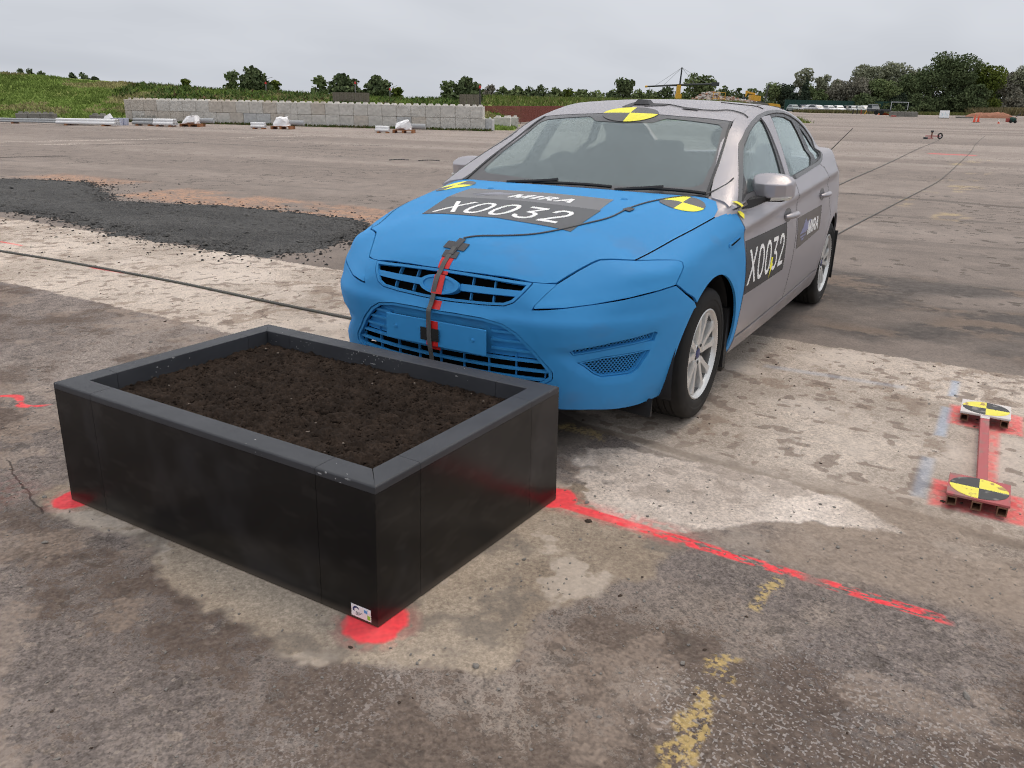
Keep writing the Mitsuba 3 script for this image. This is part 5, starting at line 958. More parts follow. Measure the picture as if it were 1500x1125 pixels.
def tree(key, base, hgt, wid, cols, text, seed, shape='round', leaf=.34, n=1500, gaps=.35, cat='tree', group=None, trunk=.28):
    k = numbered(key); r = random.Random(seed); bx, by, bz = base; lobes = []
    if shape == 'conifer':
        for i in range(9): t = i/8; lobes.append((bx + r.uniform(-.06, .06)*wid, by + r.uniform(-.06, .06)*wid, bz + hgt*(.12 + .85*t), wid*.5*(1.02 - .93*t), wid*.5*(1.02 - .93*t), hgt*.09))
    else:
        cz0 = {'round': .0, 'bush': .0, 'tall': .15, 'loose': .18}[shape]; m = {'round': 16, 'bush': 9, 'tall': 13, 'loose': 12}[shape]
        for i in range(m):
            t = (i + .5)/m; zz = hgt*(cz0 + (.94 - cz0)*t); env = math.sin(math.pi*min(1, .20 + .80*(1 - abs(t - .45)/.58)))**.5 if shape != 'bush' else math.sqrt(max(.05, 1 - (t*.93)**2)); ro = wid*.5*env; a = i*2.4 + r.uniform(-.6, .6); lr = ro*r.uniform(.42, .66)
            d = max(0, ro - lr)*r.uniform(.55, 1.0); lobes.append((bx + d*math.cos(a), by + d*math.sin(a), bz + max(zz, lr*.5), lr, lr, min(lr*r.uniform(.7, .95), hgt*.2)))
    m, c_ = crown(lobes, n, leaf, cols, seed, gaps); put(f'{k}__crown', m, 'mat_leaf', False, color=c_)
    tr = [tube([(bx, by, bz - .2), (bx + wid*.01, by, bz + hgt*.3), (bx + wid*.02, by + wid*.02, bz + hgt*.62), (bx, by, bz + hgt*.9)], [hgt*.028 + .02, hgt*.02 + .015, hgt*.011, .02], 7)]
    for i in range(7 if shape != 'conifer' else 0):
        a = i*2.4 + r.uniform(-.4, .4); z0 = hgt*r.uniform(.15, .55); L_ = wid*r.uniform(.28, .46); tr.append(tube([(bx, by, bz + z0), (bx + L_*.5*math.cos(a), by + L_*.5*math.sin(a), bz + z0 + hgt*.14), (bx + L_*math.cos(a), by + L_*math.sin(a), bz + z0 + hgt*r.uniform(.22, .36))], [hgt*.010, hgt*.006, .015], 5))
    put(f'{k}__trunk', cat_(tr), 'mat_bark', 50); label(k, text, cat, group); return k
cat_ = globals()['cat']
OAK, MID, YEL, WIL, TWIG, CON = [(.080, .108, .054), (.140, .176, .084)], [(.115, .155, .070), (.195, .240, .108)], [(.065, .095, .020), (.170, .205, .050)], [(.190, .205, .135), (.310, .325, .225)], [(.185, .178, .140), (.290, .280, .225)], [(.040, .056, .040), (.074, .098, .062)]
# tree line on the right (px width and height turned into metres at its distance)
TR = [
 ('tree', 64.34, 215, 6.4, 5.6, MID, 'small light green tree at the left end of the right-hand tree line', 'round', 700, .3),
 ('tree', 67.69, 214, 6.2, 4.8, CON, 'short dark tree left of the dark pointed conifer', 'round', 700, .2),
 ('tree', 73.33, 220, 10.2, 5.8, WIL, 'tall pale willow-like tree rising behind the dark conifer', 'loose', 800, .5),
 ('conifer', 69.67, 206, 7.6, 3.4, CON, 'dark pointed conifer in front of the pale tree', 'conifer', 1100, .15),
 ('tree', 76.37, 214, 8.6, 4.2, WIL, 'small pale open-crowned tree right of the dark conifer', 'loose', 600, .5),
 ('bush', 72.63, 204, 4.9, 5.4, MID, 'mid green bush behind the fence below the pale trees', 'bush', 900, .2),
 ('tree', 80.93, 216, 7.8, 3.6, MID, 'small round dark green tree top above the grey-brown shrub', 'tall', 500, .3),
 ('tree', 78.74, 207, 6.8, 6.2, TWIG, 'grey-brown twiggy tree left of the tall willows', 'round', 1300, .35),
 ('tree', 87.77, 216, 11.0, 9.0, WIL, 'tall grey-green willow, the left one of two', 'tall', 1900, .42),
 ('tree', 82.30, 205, 7.4, 8.0, TWIG, 'bare-looking grey tree in front of the left willow', 'round', 1600, .40),
 ('tree', 94.42, 216, 11.4, 9.4, WIL, 'tall grey-green willow, the right one of two', 'tall', 2000, .40),
 ('tree', 87.09, 203, 7.0, 9.0, MID, 'broad dark green tree below the right willow', 'round', 1700, .2),
 ('tree', 99.45, 214, 10.2, 6.4, WIL, 'grey-topped tree between the willows and the big oak', 'tall', 1200, .4),
 ('tree', 93.68, 203, 8.2, 7.6, OAK, 'dark green tree left of the big oak', 'round', 1500, .2),
 ('tree', 98.44, 204, 9.8, 9.0, OAK, 'dark green tree joined to the left side of the big oak', 'round', 1800, .2),
 ('oak_tree', 104.08, 205, 13.0, 13.0, OAK, 'big dark oak, the tallest tree of the right-hand line', 'round', 3800, .24),
 ('tree', 112.89, 205, 11.0, 9.6, YEL, 'yellow-green round tree right of the big oak', 'round', 2400, .22),
 ('tree', 107.70, 200, 6.8, 9.0, OAK, 'low dark tree between the big oak and the yellow-green tree', 'bush', 1500, .2),
 ('tree', 123.40, 214, 9.6, 7.6, TWIG, 'grey-brown tree right of the yellow-green tree', 'tall', 1500, .35),
 ('tree', 126.37, 212, 11.0, 8.8, WIL, 'grey-green tree at the right edge of the photo', 'tall', 1800, .35),
 ('bush', 119.03, 203, 5.8, 8.0, TWIG, 'grey scrubby bush at the right edge below the grey-green tree', 'bush', 1300, .3),
 ('bush', 94.57, 200, 4.4, 8.5, OAK, 'dark bush at the foot of the big oak’s left side', 'bush', 1000, .15),
 ('bush', 65.70, 202, 4.0, 5.0, CON, 'dark low bush at the foot of the dark conifer', 'bush', 800, .15),
 ('bush', 82.32, 201, 4.2, 9.0, OAK, 'dark undergrowth bush behind the middle parked cars', 'bush', 1000, .15),
 ('bush', 90.47, 201, 4.2, 8.0, CON, 'dark undergrowth bush behind the trailer frame', 'bush', 900, .15),
]
TR += [('tree', 68.42, 222, 5.6, 8.0, MID, 'pale green tree far behind the left end of the green fence', 'round', 900, .25),
 ('tree', 77.94, 224, 6.2, 9.0, MID, 'mid green tree filling the gap behind the small pale tree', 'round', 1000, .25),
 ('tree', 81.20, 222, 6.0, 8.0, TWIG, 'grey tree far behind the green bush', 'round', 900, .25),
 ('tree', 87.38, 224, 6.8, 9.0, OAK, 'dark tree behind the grey-brown twiggy tree', 'round', 1000, .25),
 ('tree', 93.09, 222, 8.2, 8.0, MID, 'mid green tree between the two tall willows', 'round', 1200, .25),
 ('tree', 100.29, 222, 8.6, 8.0, MID, 'mid green tree right behind the right willow', 'round', 1200, .25),
 ('tree', 114.75, 218, 10.4, 9.0, OAK, 'dark tree behind the right shoulder of the big oak', 'round', 1600, .25),
 ('tree', 124.36, 220, 8.4, 8.0, MID, 'mid green tree behind the yellow-green tree', 'round', 1200, .25)]
for i, (key, l, h, hg, wd, co, tx, sh, n_, gp) in enumerate(TR): tree(key, S(l, h), hg, wd*1.06, co, tx, 200 + i, sh, .36, int(n_*4.2), gp*.6, 'bush' if key == 'bush' else 'tree')
# bushes on the bank
for i, (l, h, hg, wd, co, tx, n_) in enumerate([
 (-19.83, 64, 1.55, 2.3, OAK, 'round dark bush on the bank, leftmost of the four big ones', 1100), (-13.08, 64, 1.50, 2.45, OAK, 'round dark bush on the bank directly behind the left brown hoarding', 1100),
 (-10.65, 65, 1.40, 2.3, OAK, 'round dark bush on the bank just right of the left brown hoarding', 1100), (-3.62, 62, 1.45, 2.2, OAK, 'round dark bush on the bank, rightmost of the four big ones', 1100),
 (-22.21, 66, 1.35, 1.1, MID, 'thin light bush left of the leftmost dark bush', 220), (-18.66, 65, .75, .9, YEL, 'small light bush right of the leftmost dark bush', 200), (-15.36, 66, 1.25, 1.2, MID, 'thin open bush left of the bush behind the left hoarding', 240),
 (-9.08, 64, .75, .8, YEL, 'small light bush right of the third dark bush', 180), (-5.29, 64, 1.25, 1.1, MID, 'thin open bush left of the rightmost dark bush', 240), (-25.02, 64, .6, .55, YEL, 'small pale shrub on the bank above the left part of the wall', 120)]):
    p = S(l, h); z = float(bank_z(np.array([l]), np.array([float(h)]))[0]); tree('bush', (p[0], p[1], z - .05), hg*1.12, wd*1.4, co, tx, 300 + i, 'bush' if n_ > 400 else 'loose', .20, int(n_*2.2), .12 if n_ > 400 else .35, 'bush')
FT = [(-65.75, 110, 3.6), (-65.31, 112, 3.9), (-63.47, 111, 4.1), (-62.59, 112, 3.7), (-58.59, 112, 3.5), (-56.63, 111, 3.6), (-55.50, 112, 3.3), (-52.78, 112, 2.5), (-46.05, 112, 2.2)]
ORD = ['first', 'second', 'third', 'fourth', 'fifth', 'sixth', 'seventh', 'eighth', 'ninth', 'tenth', 'eleventh', 'twelfth', 'thirteenth', 'fourteenth', 'fifteenth', 'sixteenth', 'seventeenth']
for i, (l, h, t) in enumerate(FT): tree('tree', S(l, h), t + .25, 2.7 if i < 7 else 1.4, OAK, f'distant dark tree top showing over the grass bank, {ORD[i]} from the left', 340 + i, 'bush', .34, 900, .1, 'tree', 'trees showing over the bank')
for i, (l, t, w, co) in enumerate([(-8.71, 5.8, 4, TWIG), (-4.56, 5.2, 6, MID), (-0.21, 5.6, 5, MID), (3.24, 5.4, 5, OAK), (7.01, 5.8, 6, OAK), (11.95, 5.2, 6, MID), (15.51, 5.0, 7, YEL), (20.06, 4.8, 7, MID), (24.44, 4.6, 7, MID), (29.56, 5.0, 5, OAK), (37.60, 5.0, 7, MID), (41.86, 5.2, 6, MID), (46.38, 6.2, 6, OAK), (52.82, 6.0, 6, MID), (63.64, 6.2, 6, MID), (67.57, 6.0, 6, OAK), (73.57, 6.4, 6, MID)]):
    tree('tree', S(l, 264), t, w*1.75, co, f'low tree of the far hedgerow above the meadow, {ORD[i]} from the left', 370 + i, 'bush', .75, 800, .1, 'tree', 'trees of the far hedgerow')
tree('tree', S(31.43, 250), 7.6, 7.4, OAK, 'round dark tree standing above the far hedgerow left of the crane', 391, 'round', .60, 2200, .1)
tree('tree', S(53.73, 250), 9.0, 11., MID, 'large green tree in the far hedgerow behind the crane', 392, 'round', .65, 3000, .12)
# dry grass and scrub on the far right
for l0, l1, h0, h1, n_, hg, cs, nm, tx in ((103.98, 114.48, 176, 196, 5200, 1.5, [(.20, .16, .085), (.13, .12, .06), (.24, .20, .12)], 'dry_grass', 'tall straw-coloured grass below the trees at the right edge'), (54.60, 72.66, 158, 168, 4200, .55, [(.16, .14, .065), (.10, .11, .04), (.20, .17, .09)], 'rough_grass', 'strip of rough dry grass in front of the parked cars'), (74.36, 89.93, 156, 172, 3500, .5, [(.11, .13, .045), (.16, .15, .06)], 'roadside_grass', 'green grass strip behind the white sign board')):
    L = rg.uniform(l0, l1, n_); H = rg.uniform(h0, h1, n_); X = CAM[0] + FH[0]*H + RH[0]*L; Y = CAM[1] + FH[1]*H + RH[1]*L; m, c_ = blades(L, H, ground_z(X, Y), hg, .14, pick(cs, [1/len(cs)]*len(cs), 81, n_), 82); put(nm, m, 'mat_leaf', False, color=c_); label(nm, tx, 'grass', kind='stuff')
# storage hoardings and lamp posts behind the wall
pr('mat_hoarding', [.17, .145, .115], .8); pr('mat_steel', [.20, .20, .20], .5); pr('mat_red_lamp', [.50, .03, .02], .4)
for i, (a, b, h, tx) in enumerate(((-12.48, -9.99, 57, 'brown ribbed hoarding behind the middle of the block wall'), (-3.72, -2.32, 54, 'short brown ribbed hoarding behind the right end of the block wall'))):
    k = label(numbered('hoarding'), tx, 'hoarding'); n_ = max(3, int((b - a)/.42)); w = (b - a)/n_
    for j in range(n_): put(f'{k}__panel', site(cat([box(j*w + .01, (j+1)*w - .01, 0, .05, -.2, 1.95 - .07*(j % 2)*0), box(j*w + w*.3, j*w + w*.5, -.03, 0, -.2, 1.95)]), a, h, 0.0), 'mat_hoarding', False)
for i, (l, h, z1, tx) in enumerate(((-18.40, 62, 2.45, 'thin post with a red lamp beside the leftmost dark bush'), (-11.10, 58, 2.5, 'thin post with a red lamp by the left brown hoarding'), (-9.35, 62, 2.2, 'thin post with a red lamp beside the third dark bush'), (-2.23, 50, 2.25, 'dark post with a red lamp at the right end of the block wall'))):
    k = label(numbered('lamp_post'), tx, 'post'); p = S(l, h, 0.0); put(f'{k}__pole', tube([p, p + np.array([0, 0, z1])], .04, 8), 'mat_steel' if i != 3 else 'mat_trim', 50); put(f'{k}__lamp', moved(lathe([(0, .16), (.05, .15), (.07, .08), (.07, 0), (0, 0)], 10), tuple(p + np.array([0, 0, z1]))), 'mat_red_lamp', 40)
# red barrier netting to the right of the wall
pr('mat_net', [.20, .060, .045], .8); k = label('barrier_netting', 'red-brown barrier netting on posts beyond the end of the block wall', 'barrier')
NP = [(-2.27, 56), (-1.07, 60), (0.26, 64), (1.87, 70), (3.58, 76), (6.34, 84), (9.92, 92)]
for i in range(len(NP)): put(f'{k}__post', site(tube([(0, 0, -.1), (0, 0, 1.3)], .035, 6), *NP[i]), 'mat_rust', 40)
for i in range(len(NP) - 1):
    A, B = S(*NP[i]), S(*NP[i+1]); u = B - A; ln = np.linalg.norm(u); strips = []
    for z in np.arange(.12, 1.24, .085): strips.append(hull([A + [0, 0, z], A + [0, 0, z + .055], B + [0, 0, z], B + [0, 0, z + .055], A + [.012, .012, z], A + [.012, .012, z + .055], B + [.012, .012, z], B + [.012, .012, z + .055]]))
    for t in np.arange(.0, 1.0, .25/ln): p = A + u*t; strips.append(hull([p + [x, y, z] for x in (-.02, .025) for y in (-.02, .025) for z in (.1, 1.25)]))
    o = put(f'{k}__net', strips, 'mat_net', False); label(o, None, None, kind='stuff')
# pipes, pallets and blocks along the far edge of the apron
pr('mat_pipe_white', [.74, .74, .75], .4); pr('mat_pipe_grey', [.34, .35, .36], .5); pr('mat_pallet', [.30, .13, .06], .85); pr('mat_sheet', [.80, .79, .80], .6); pr('mat_bucket', [.55, .57, .68], .5)
def pipes(key, l, h, length, r, rows, mat, text, turn=0.0, group=None):
    k = label(numbered(key), text, 'pipes', group); rr = random.Random(int(l*10)); z = r + .06
    put(f'{k}__bearer', site(box(length*.2, length*.2 + .1, -rows[0]*r*2, .1, 0, .06), l, h, None, turn), 'mat_pallet', False); put(f'{k}__bearer', site(box(length*.8, length*.8 + .1, -rows[0]*r*2, .1, 0, .06), l, h, None, turn), 'mat_pallet', False)
    for j, n_ in enumerate(rows):
        for i in range(n_):
            o = rr.uniform(0, .12*length)*.5; prof = [(r*.88, 0), (r, 0), (r, length - o), (r*.88, length - o), (r*.88, 0)]
            m = lathe(prof, 12, 'x'); m.apply_translation((o, -(i + .5*j)*2*r, z)); put(f'{k}__pipe', site(m, l, h, None, turn), mat, 40)
        z += r*1.75
pipes('grey_pipes', -26.82, 43, 5.2, .055, [4, 3], 'mat_pipe_grey', 'stack of long grey pipes at the left edge of the photo', -.02)
pipes('white_pipes', -23.06, 42, 3.15, .075, [4, 3], 'mat_pipe_white', 'long stack of white pipes lying left of the white sacks', -.04)
pipes('grey_pipes', -19.86, 43.5, 1.05, .085, [3, 2], 'mat_pipe_grey', 'short stack of grey pipes left of the short white pipes')
pipes('white_pipes', -18.52, 43, 1.05, .085, [4, 3], 'mat_pipe_white', 'short stack of white pipes left of the first pallet')
pipes('white_pipes', -13.32, 42, .72, .07, [3, 2], 'mat_pipe_white', 'short white pipes beside the middle pallet')
pipes('white_pipes', -6.78, 40, .68, .07, [3, 2], 'mat_pipe_white', 'short white pipes beside the right-hand pallet')
def pallet_load(l, h, text, seed):
    k = label(numbered('pallet'), text, 'pallet'); r = random.Random(seed)
    for i in range(5): put(f'{k}__board', site(box(0, 1.0, i*.2, i*.2 + .13, .12, .145), l, h), 'mat_pallet', False)
    for i in range(3): put(f'{k}__bearer', site(box(i*.45, i*.45 + .1, 0, .93, 0, .118), l, h), 'mat_pallet', False)
    P = [(r.uniform(.1, .85), r.uniform(.1, .8), .15 + r.uniform(.05, .50)*(1 - .6*abs(r.random() - .3))) for _ in range(20)]; P += [(x, y, .15) for x in (.1, .85) for y in (.1, .8)]; m = hull(P).subdivide().subdivide(); v = np.array(m.vertices); v += (meshkit.noise(v*7 + seed, seed)[:, None] - .5)*.16; v[:, 2] = np.maximum(v[:, 2], .148); m.vertices = v
    o = put('wrapped_load', site(m, l, h), 'mat_sheet', 30); label(o, 'white plastic-wrapped load on the ' + text.split(' with')[0], 'wrapped load')
    o = put('grey_tube', site(moved(lathe([(.0, 0), (.13, 0), (.13, .75), (0, .75)], 14, 'x'), (.75, .5, .30)), l, h + .3), 'mat_pipe_grey', 40); label(o, 'thick grey tube lying at the right of the ' + text.split(' with')[0], 'tube')
pallet_load(-17.37, 43, 'left pallet with a white wrapped load before the block wall', 5); pallet_load(-12.40, 42, 'middle pallet with a white wrapped load before the block wall', 6); pallet_load(-5.97, 40, 'right-hand pallet with a white wrapped load before the block wall', 7)
for l, h, w, hh, tx in ((-27.57, 46, 2.0, .44, 'weathered concrete blocks in a row behind the grey pipes at the far left'), (-23.50, 46, .85, .42, 'weathered concrete block behind the white sacks'), (-21.12, 46, 1.25, .36, 'weathered concrete blocks behind the short grey pipes')):
    k = label(numbered('concrete_block_row'), tx, 'concrete blocks'); n_ = max(1, round(w/.7))
    for i in range(n_): put(f'{k}__block', site(moved(cat(block(w/n_ - .02, hh, .6)), (i*w/n_, 0, 0)), l, h, None, .02*i), 'mat_block_old', False)
m = hull([(0, 0, 0), (.55, 0, 0), (0, .4, 0), (.5, .4, 0), (.05, .1, .42), (.3, .2, .56), (.42, .1, .36), (.5, .2, .2)]).subdivide().subdivide(); v = np.array(m.vertices); v += (meshkit.noise(v*8, 5)[:, None] - .5)*.14; m.vertices = v
label(put('white_sacks', site(m, -21.31, 43), 'mat_sheet', 30), 'heap of crumpled white sacks at the right end of the long white pipes', 'sacks')
for i, (px, dz) in enumerate(((-20.72, 0), (-20.50, 0), (-20.31, 0))): label(put('bucket', site(lathe([(0, 0), (.13, 0), (.16, .34), (.17, .34), (.17, .36), (0, .36)], 14), px, 43 + .2*i), 'mat_bucket', 40), ['pale blue-white bucket next to the heap of white sacks', 'pale bucket, the middle one of three beside the white sacks', 'pale bucket, the right one of three beside the white sacks'][i], 'bucket')
# crane, rubble heap, digger and loader beyond the car's roof
pr('mat_plant_yellow', [.62, .34, .03], .5); pr('mat_plant_dark', [.04, .045, .05], .6); pr('mat_wire', [.25, .26, .28], .6)
k = label('crane', 'yellow tower base with a dark mast and a long level jib held by stay wires', 'crane'); c0 = S(22.68, 120)
def cz(dx, z): return c0 + np.array([*(RH*dx), z - c0[2]])
put(f'{k}__base', site(cat([box(-1.2, 2.0, -.8, .8, .6, 1.5, .05), box(-.9, 1.6, -.7, .7, -.1, .6, .05)]), 22.68, 120), 'mat_plant_yellow', False)
put(f'{k}__column', [hull([cz(dx, z) + np.array([*(FH*f), 0]) for dx in (-.38, .42) for f in (-.35, .35) for z in (1.4, 3.2)]), hull([cz(dx, z) + np.array([*(FH*f), 0]) for dx in (-.30, .25) for f in (-.28, .28) for z in (3.2, 4.4)])], 'mat_plant_yellow', False)
put(f'{k}__mast', tube([cz(.1, 4.1), cz(.22, 6.7)], [.13, .10], 8), 'mat_plant_dark', 50); put(f'{k}__jib', tube([cz(-4.5, 4.10), cz(0, 4.38), cz(5.3, 4.62)], [.10, .14, .15], 8), 'mat_plant_dark', 50)
put(f'{k}__jib_tip', tube([cz(-4.75, 4.08), cz(-4.45, 4.11)], .14, 8), 'mat_plant_yellow', 50); put(f'{k}__counterweight', hull([cz(dx, z) + np.array([*(FH*f), 0]) for dx in (4.6, 5.6) for f in (-.2, .2) for z in (4.35, 4.85)]), 'mat_plant_dark', False)
for dx in (-3.4, -2.2, 2.3, 4.2): put(f'{k}__stay_wire', tube([cz(.22, 6.65), cz(dx, 4.38 + .05*dx)], .022, 5), 'mat_wire', 60)
put(f'{k}__hook_line', tube([cz(-4.1, 4.1), cz(-4.1, 3.2)], .022, 5), 'mat_wire', 60)
gx2, gy2 = np.meshgrid(np.arange(-1.0, 13.2, .22), np.arange(0, 7.5, .35), indexing='ij'); q3 = np.stack([gx2, gy2, 0*gx2], -1)
hr = np.interp(gx2, [-.8, .6, 1.8, 3.2, 4.4, 6.5, 9, 11, 12.6], [0, 1.6, 2.55, 3.15, 2.75, 2.2, 2.0, 1.6, 0])*np.sin(np.pi*np.clip(gy2/7.2, 0, 1))**.6 + (meshkit.fbm(q3*1.2, 4, 91) - .5)*.9 + .2
def rub_c(p, n, uv): d1, d2, r = voronoi(p.x*2.6 + p.z*1.7, p.y*2.6 + p.z*2.1); return mix((.15, .10, .075), (.42, .36, .31), smoothstep(.35, .95, r))
pr('mat_rubble', proc(rub_c), .95)
R0 = (28.54, 138.)
put('rubble_heap', grid_mesh(gx2 + R0[0], gy2 + R0[1], hr + .6), 'mat_rubble', False); label('rubble_heap', 'heap of brown demolition rubble right of the crane', 'rubble heap')
ok = hr.ravel() > .3; qq = np.stack([gx2.ravel(), gy2.ravel(), hr.ravel() + .6], 1)[ok]; qq = qq[rg.integers(0, len(qq), 1500)]; qq[:, :2] += rg.normal(0, .12, (1500, 2)); W = np.c_[CAM[0] + FH[0]*(qq[:, 1] + R0[1]) + RH[0]*(qq[:, 0] + R0[0]), CAM[1] + FH[1]*(qq[:, 1] + R0[1]) + RH[1]*(qq[:, 0] + R0[0]), qq[:, 2]]
pr('mat_brick_bits', [.30, .17, .12], .9); pr('mat_conc_bits', [.44, .42, .39], .9)
put('rubble_bricks', scatter(W[:750], np.exp(rg.normal(-2.0, .4, 750)), 93), 'mat_brick_bits'); label('rubble_bricks', 'reddish broken bricks lying over the rubble heap', 'bricks', kind='stuff')
put('rubble_concrete', scatter(W[750:], np.exp(rg.normal(-1.9, .45, 750)), 94), 'mat_conc_bits'); label('rubble_concrete', 'pale broken concrete lumps lying over the rubble heap', 'rubble', kind='stuff')
k = label('guard_frame', 'thin yellow tubular frame standing in front of the rubble heap', 'frame'); h = 132.
for x in (0, .9, 1.85): put(f'{k}__upright', site(tube([(x, 0, -.2), (x, 0, 3.15)], .05, 6), 30.40, h), 'mat_plant_yellow', 50)
for z in (2.2, 3.12): put(f'{k}__rail', site(tube([(0, 0, z), (1.85, 0, z)], .045, 6), 30.40, h), 'mat_plant_yellow', 50)
k = label('excavator', 'yellow excavator with a folded arm on top of the rubble', 'excavator'); bx = lambda *a: box(*a, .05)
def ex(m): return site(m, 38.62, 143, 2.9)
put(f'{k}__boom', [ex(hull([(-.25, y, z) for y in (0, .3) for z in (.2, 1.35)] + [(.05, y, z) for y in (0, .3) for z in (.95, 1.4)])), ex(hull([(0, y, z) for y in (0, .3) for z in (1.0, 1.3)] + [(1.4, y, z) for y in (0, .3) for z in (.75, 1.0)]))], 'mat_plant_yellow', False)
put(f'{k}__body', ex(hull([(.6, y, z) for y in (-.6, 1.2) for z in (-.3, .75)] + [(2.2, y, z) for y in (-.6, 1.2) for z in (-.3, .55)])), 'mat_plant_yellow', False); put(f'{k}__bucket', ex(hull([(-.55, y, z) for y in (-.1, .5) for z in (.0, .5)] + [(-.1, y, z) for y in (-.1, .5) for z in (.1, .35)])), 'mat_plant_dark', False)
put(f'{k}__track', ex(hull([(.4 + .3*math.cos(a), y, -.55 + .3*math.sin(a)) for a in np.arange(0, 6.2, .6) for y in (-.7, -.2)] + [(2.3 + .3*math.cos(a), y, -.55 + .3*math.sin(a)) for a in np.arange(0, 6.2, .6) for y in (-.7, -.2)])), 'mat_plant_dark', False)
k = label('wheel_loader', 'loader with a yellow bucket and a dark upright exhaust behind the car’s roof', 'loader')
def ld(m): return site(m, 35.13, 120)
put(f'{k}__body', ld(hull([(-1.6, y, z) for y in (0, 2.0) for z in (.5, 1.9)] + [(.4, y, z) for y in (0, 2.0) for z in (.5, 1.7)])), 'mat_block_old', False)
put(f'{k}__bucket', ld(hull([(.5, y, z) for y in (-.6, 2.6) for z in (.6, 1.75)] + [(1.9, y, z) for y in (-.6, 2.6) for z in (1.35, 1.6)] + [(2.25, y, .35) for y in (-.6, 2.6)] + [(.9, y, .2) for y in (-.6, 2.6)])), 'mat_plant_yellow', False)
put(f'{k}__exhaust', ld(tube([(-.10, .3, 1.6), (.02, .3, 2.6), (.28, .3, 4.1)], [.10, .10, .12], 7)), 'mat_plant_dark', 50)
for x in (-1.2, .3): put(f'{k}__wheel', ld(moved(lathe([(0, -.3), (.45, -.3), (.62, -.2), (.62, .2), (.45, .3), (0, .3)], 18, 'y'), (x, -.1, .55))), 'mat_tyre', 40)
# parked cars in front of the green screen fence
def car_paint(c): key = 'mat_paint_%02d' % len([1 for q in scene if q.startswith('mat_paint')]); return pr(key, c, .3, clearcoat=.6)
pr('mat_far_glass', [.035, .042, .046], .12, specular=.6)
def parked(l, h, colour, text, turn, wide=1.78, high=1.46, length=4.2, estate=False):
    k = label(numbered('parked_car'), text, 'car', 'cars parked before the green fence'); mat = car_paint(colour); w = wide/2; hd = length/2
    def pc(m): return site(m, l, h, None, turn)
    lo = [(x, y, z) for y in (-w*.95, w*.95) for x, z in ((-hd, .35), (-hd + .02, .62), (hd, .35), (hd - .03, .70), (-hd + .3, .22), (hd - .3, .22))] + [(x, y, z) for y in (-w, w) for x, z in ((-hd + .45, .45), (hd - .4, .45), (-hd + .5, .72), (hd - .4, .80))] + [(x, y, .88) for y in (-w*.88, w*.88) for x in (-hd + 1.15, hd - .35)] + [(-hd + .35, y, .74) for y in (-w*.8, w*.8)]
    put(f'{k}__body', pc(hull(lo)), mat, 25); rx = hd - (.25 if estate else .75)
    put(f'{k}__cabin', pc(hull([(x, y, .86) for y in (-w*.88, w*.88) for x in (-hd + 1.05, hd - .2)] + [(x, y, high - .05) for y in (-w*.70, w*.70) for x in (-hd + 1.85, rx)] + [(x, y, high) for y in (-w*.5, w*.5) for x in (-hd + 2.05, rx - .1)])), mat, 25)
    def pane(P, n): P = np.array(P, float); n = np.array(n); return pc(hull(np.vstack([P + n*.012, P - n*.02])))
    put(f'{k}__windscreen', pane([(-hd + 1.13, -w*.80, .91), (-hd + 1.13, w*.80, .91), (-hd + 1.80, w*.66, high - .11), (-hd + 1.80, -w*.66, high - .11)], (-.6, 0, .8)), 'mat_far_glass', False)
    for s in (-1, 1):
        put(f'{k}__side_window', pane([(-hd + 1.42, s*w*.868, .92), (hd - .55, s*w*.868, .92), (rx - .22, s*w*.72, high - .12), (-hd + 1.98, s*w*.72, high - .12)], (0, s, .35)), 'mat_far_glass', False)
        put(f'{k}__headlight', pc(moved(box(-.03, .05, -.17, .17, -.07, .07, .02), (-hd + .10, s*w*.68, .64))), 'mat_lamp_clear', False)
        for x in (-hd + .8, hd - .8): put(f'{k}__wheel', pc(moved(lathe([(0, -.1), (.2, -.1), (.30, -.09), (.31, 0), (.30, .09), (.2, .1), (0, .1)], 16, 'y'), (x, s*w*.88, .31))), 'mat_tyre', 40)
    put(f'{k}__grille', pc(box(-hd - .012, -hd + .05, -w*.4, w*.4, .42, .56)), 'mat_trim', False)
F_ = math.pi/2
for l, h, c, t, tu, kw in [(62.10, 190, (.20, .24, .24), 'grey-green parked car, leftmost in the row before the green fence', F_ + .1, {}), (65.61, 194, (.05, .06, .09), 'dark blue parked car mostly hidden behind the side-on silver one', F_, {}),
 (64.30, 187, (.46, .47, .49), 'silver parked car standing nearly side-on near the left of the row', .15, dict(length=3.9)), (67.65, 190, (.62, .63, .65), 'pale silver parked car facing us, right of the side-on one', F_ - .05, {}), (70.11, 190, (.56, .56, .56), 'light silver parked car facing us with a yellowish lamp, third front-facing', F_ + .15, {}),
 (72.27, 190, (.80, .80, .80), 'white parked car facing us, the whitest of the row', F_, {}), (75.06, 192, (.10, .11, .11), 'dark grey narrow parked car right of the white one', F_, dict(wide=1.6)), (75.51, 190, (.45, .46, .47), 'silver-grey parked car right of the narrow dark one', F_, {}),
 (76.49, 189, (.30, .33, .33), 'grey parked car next to the silver estate', F_, {}), (78.54, 191, (.58, .59, .60), 'silver parked estate car, last pale one of the row', F_ - .1, dict(estate=True, high=1.55)), (78.44, 186, (.16, .17, .18), 'tall dark grey parked vehicle at the right end of the row', F_, dict(high=1.85, wide=1.9, estate=True))]:
    parked(l, h, c, t, tu, **kw)
pr('mat_green_screen', [.012, .050, .040], .8); pr('mat_green_post', [.02, .05, .04], .6)
k = label('screen_fence', 'long dark green screen fence behind the parked cars', 'fence'); l0, l1, n_ = 63.10, 95.38, 13; w = (l1 - l0)/n_
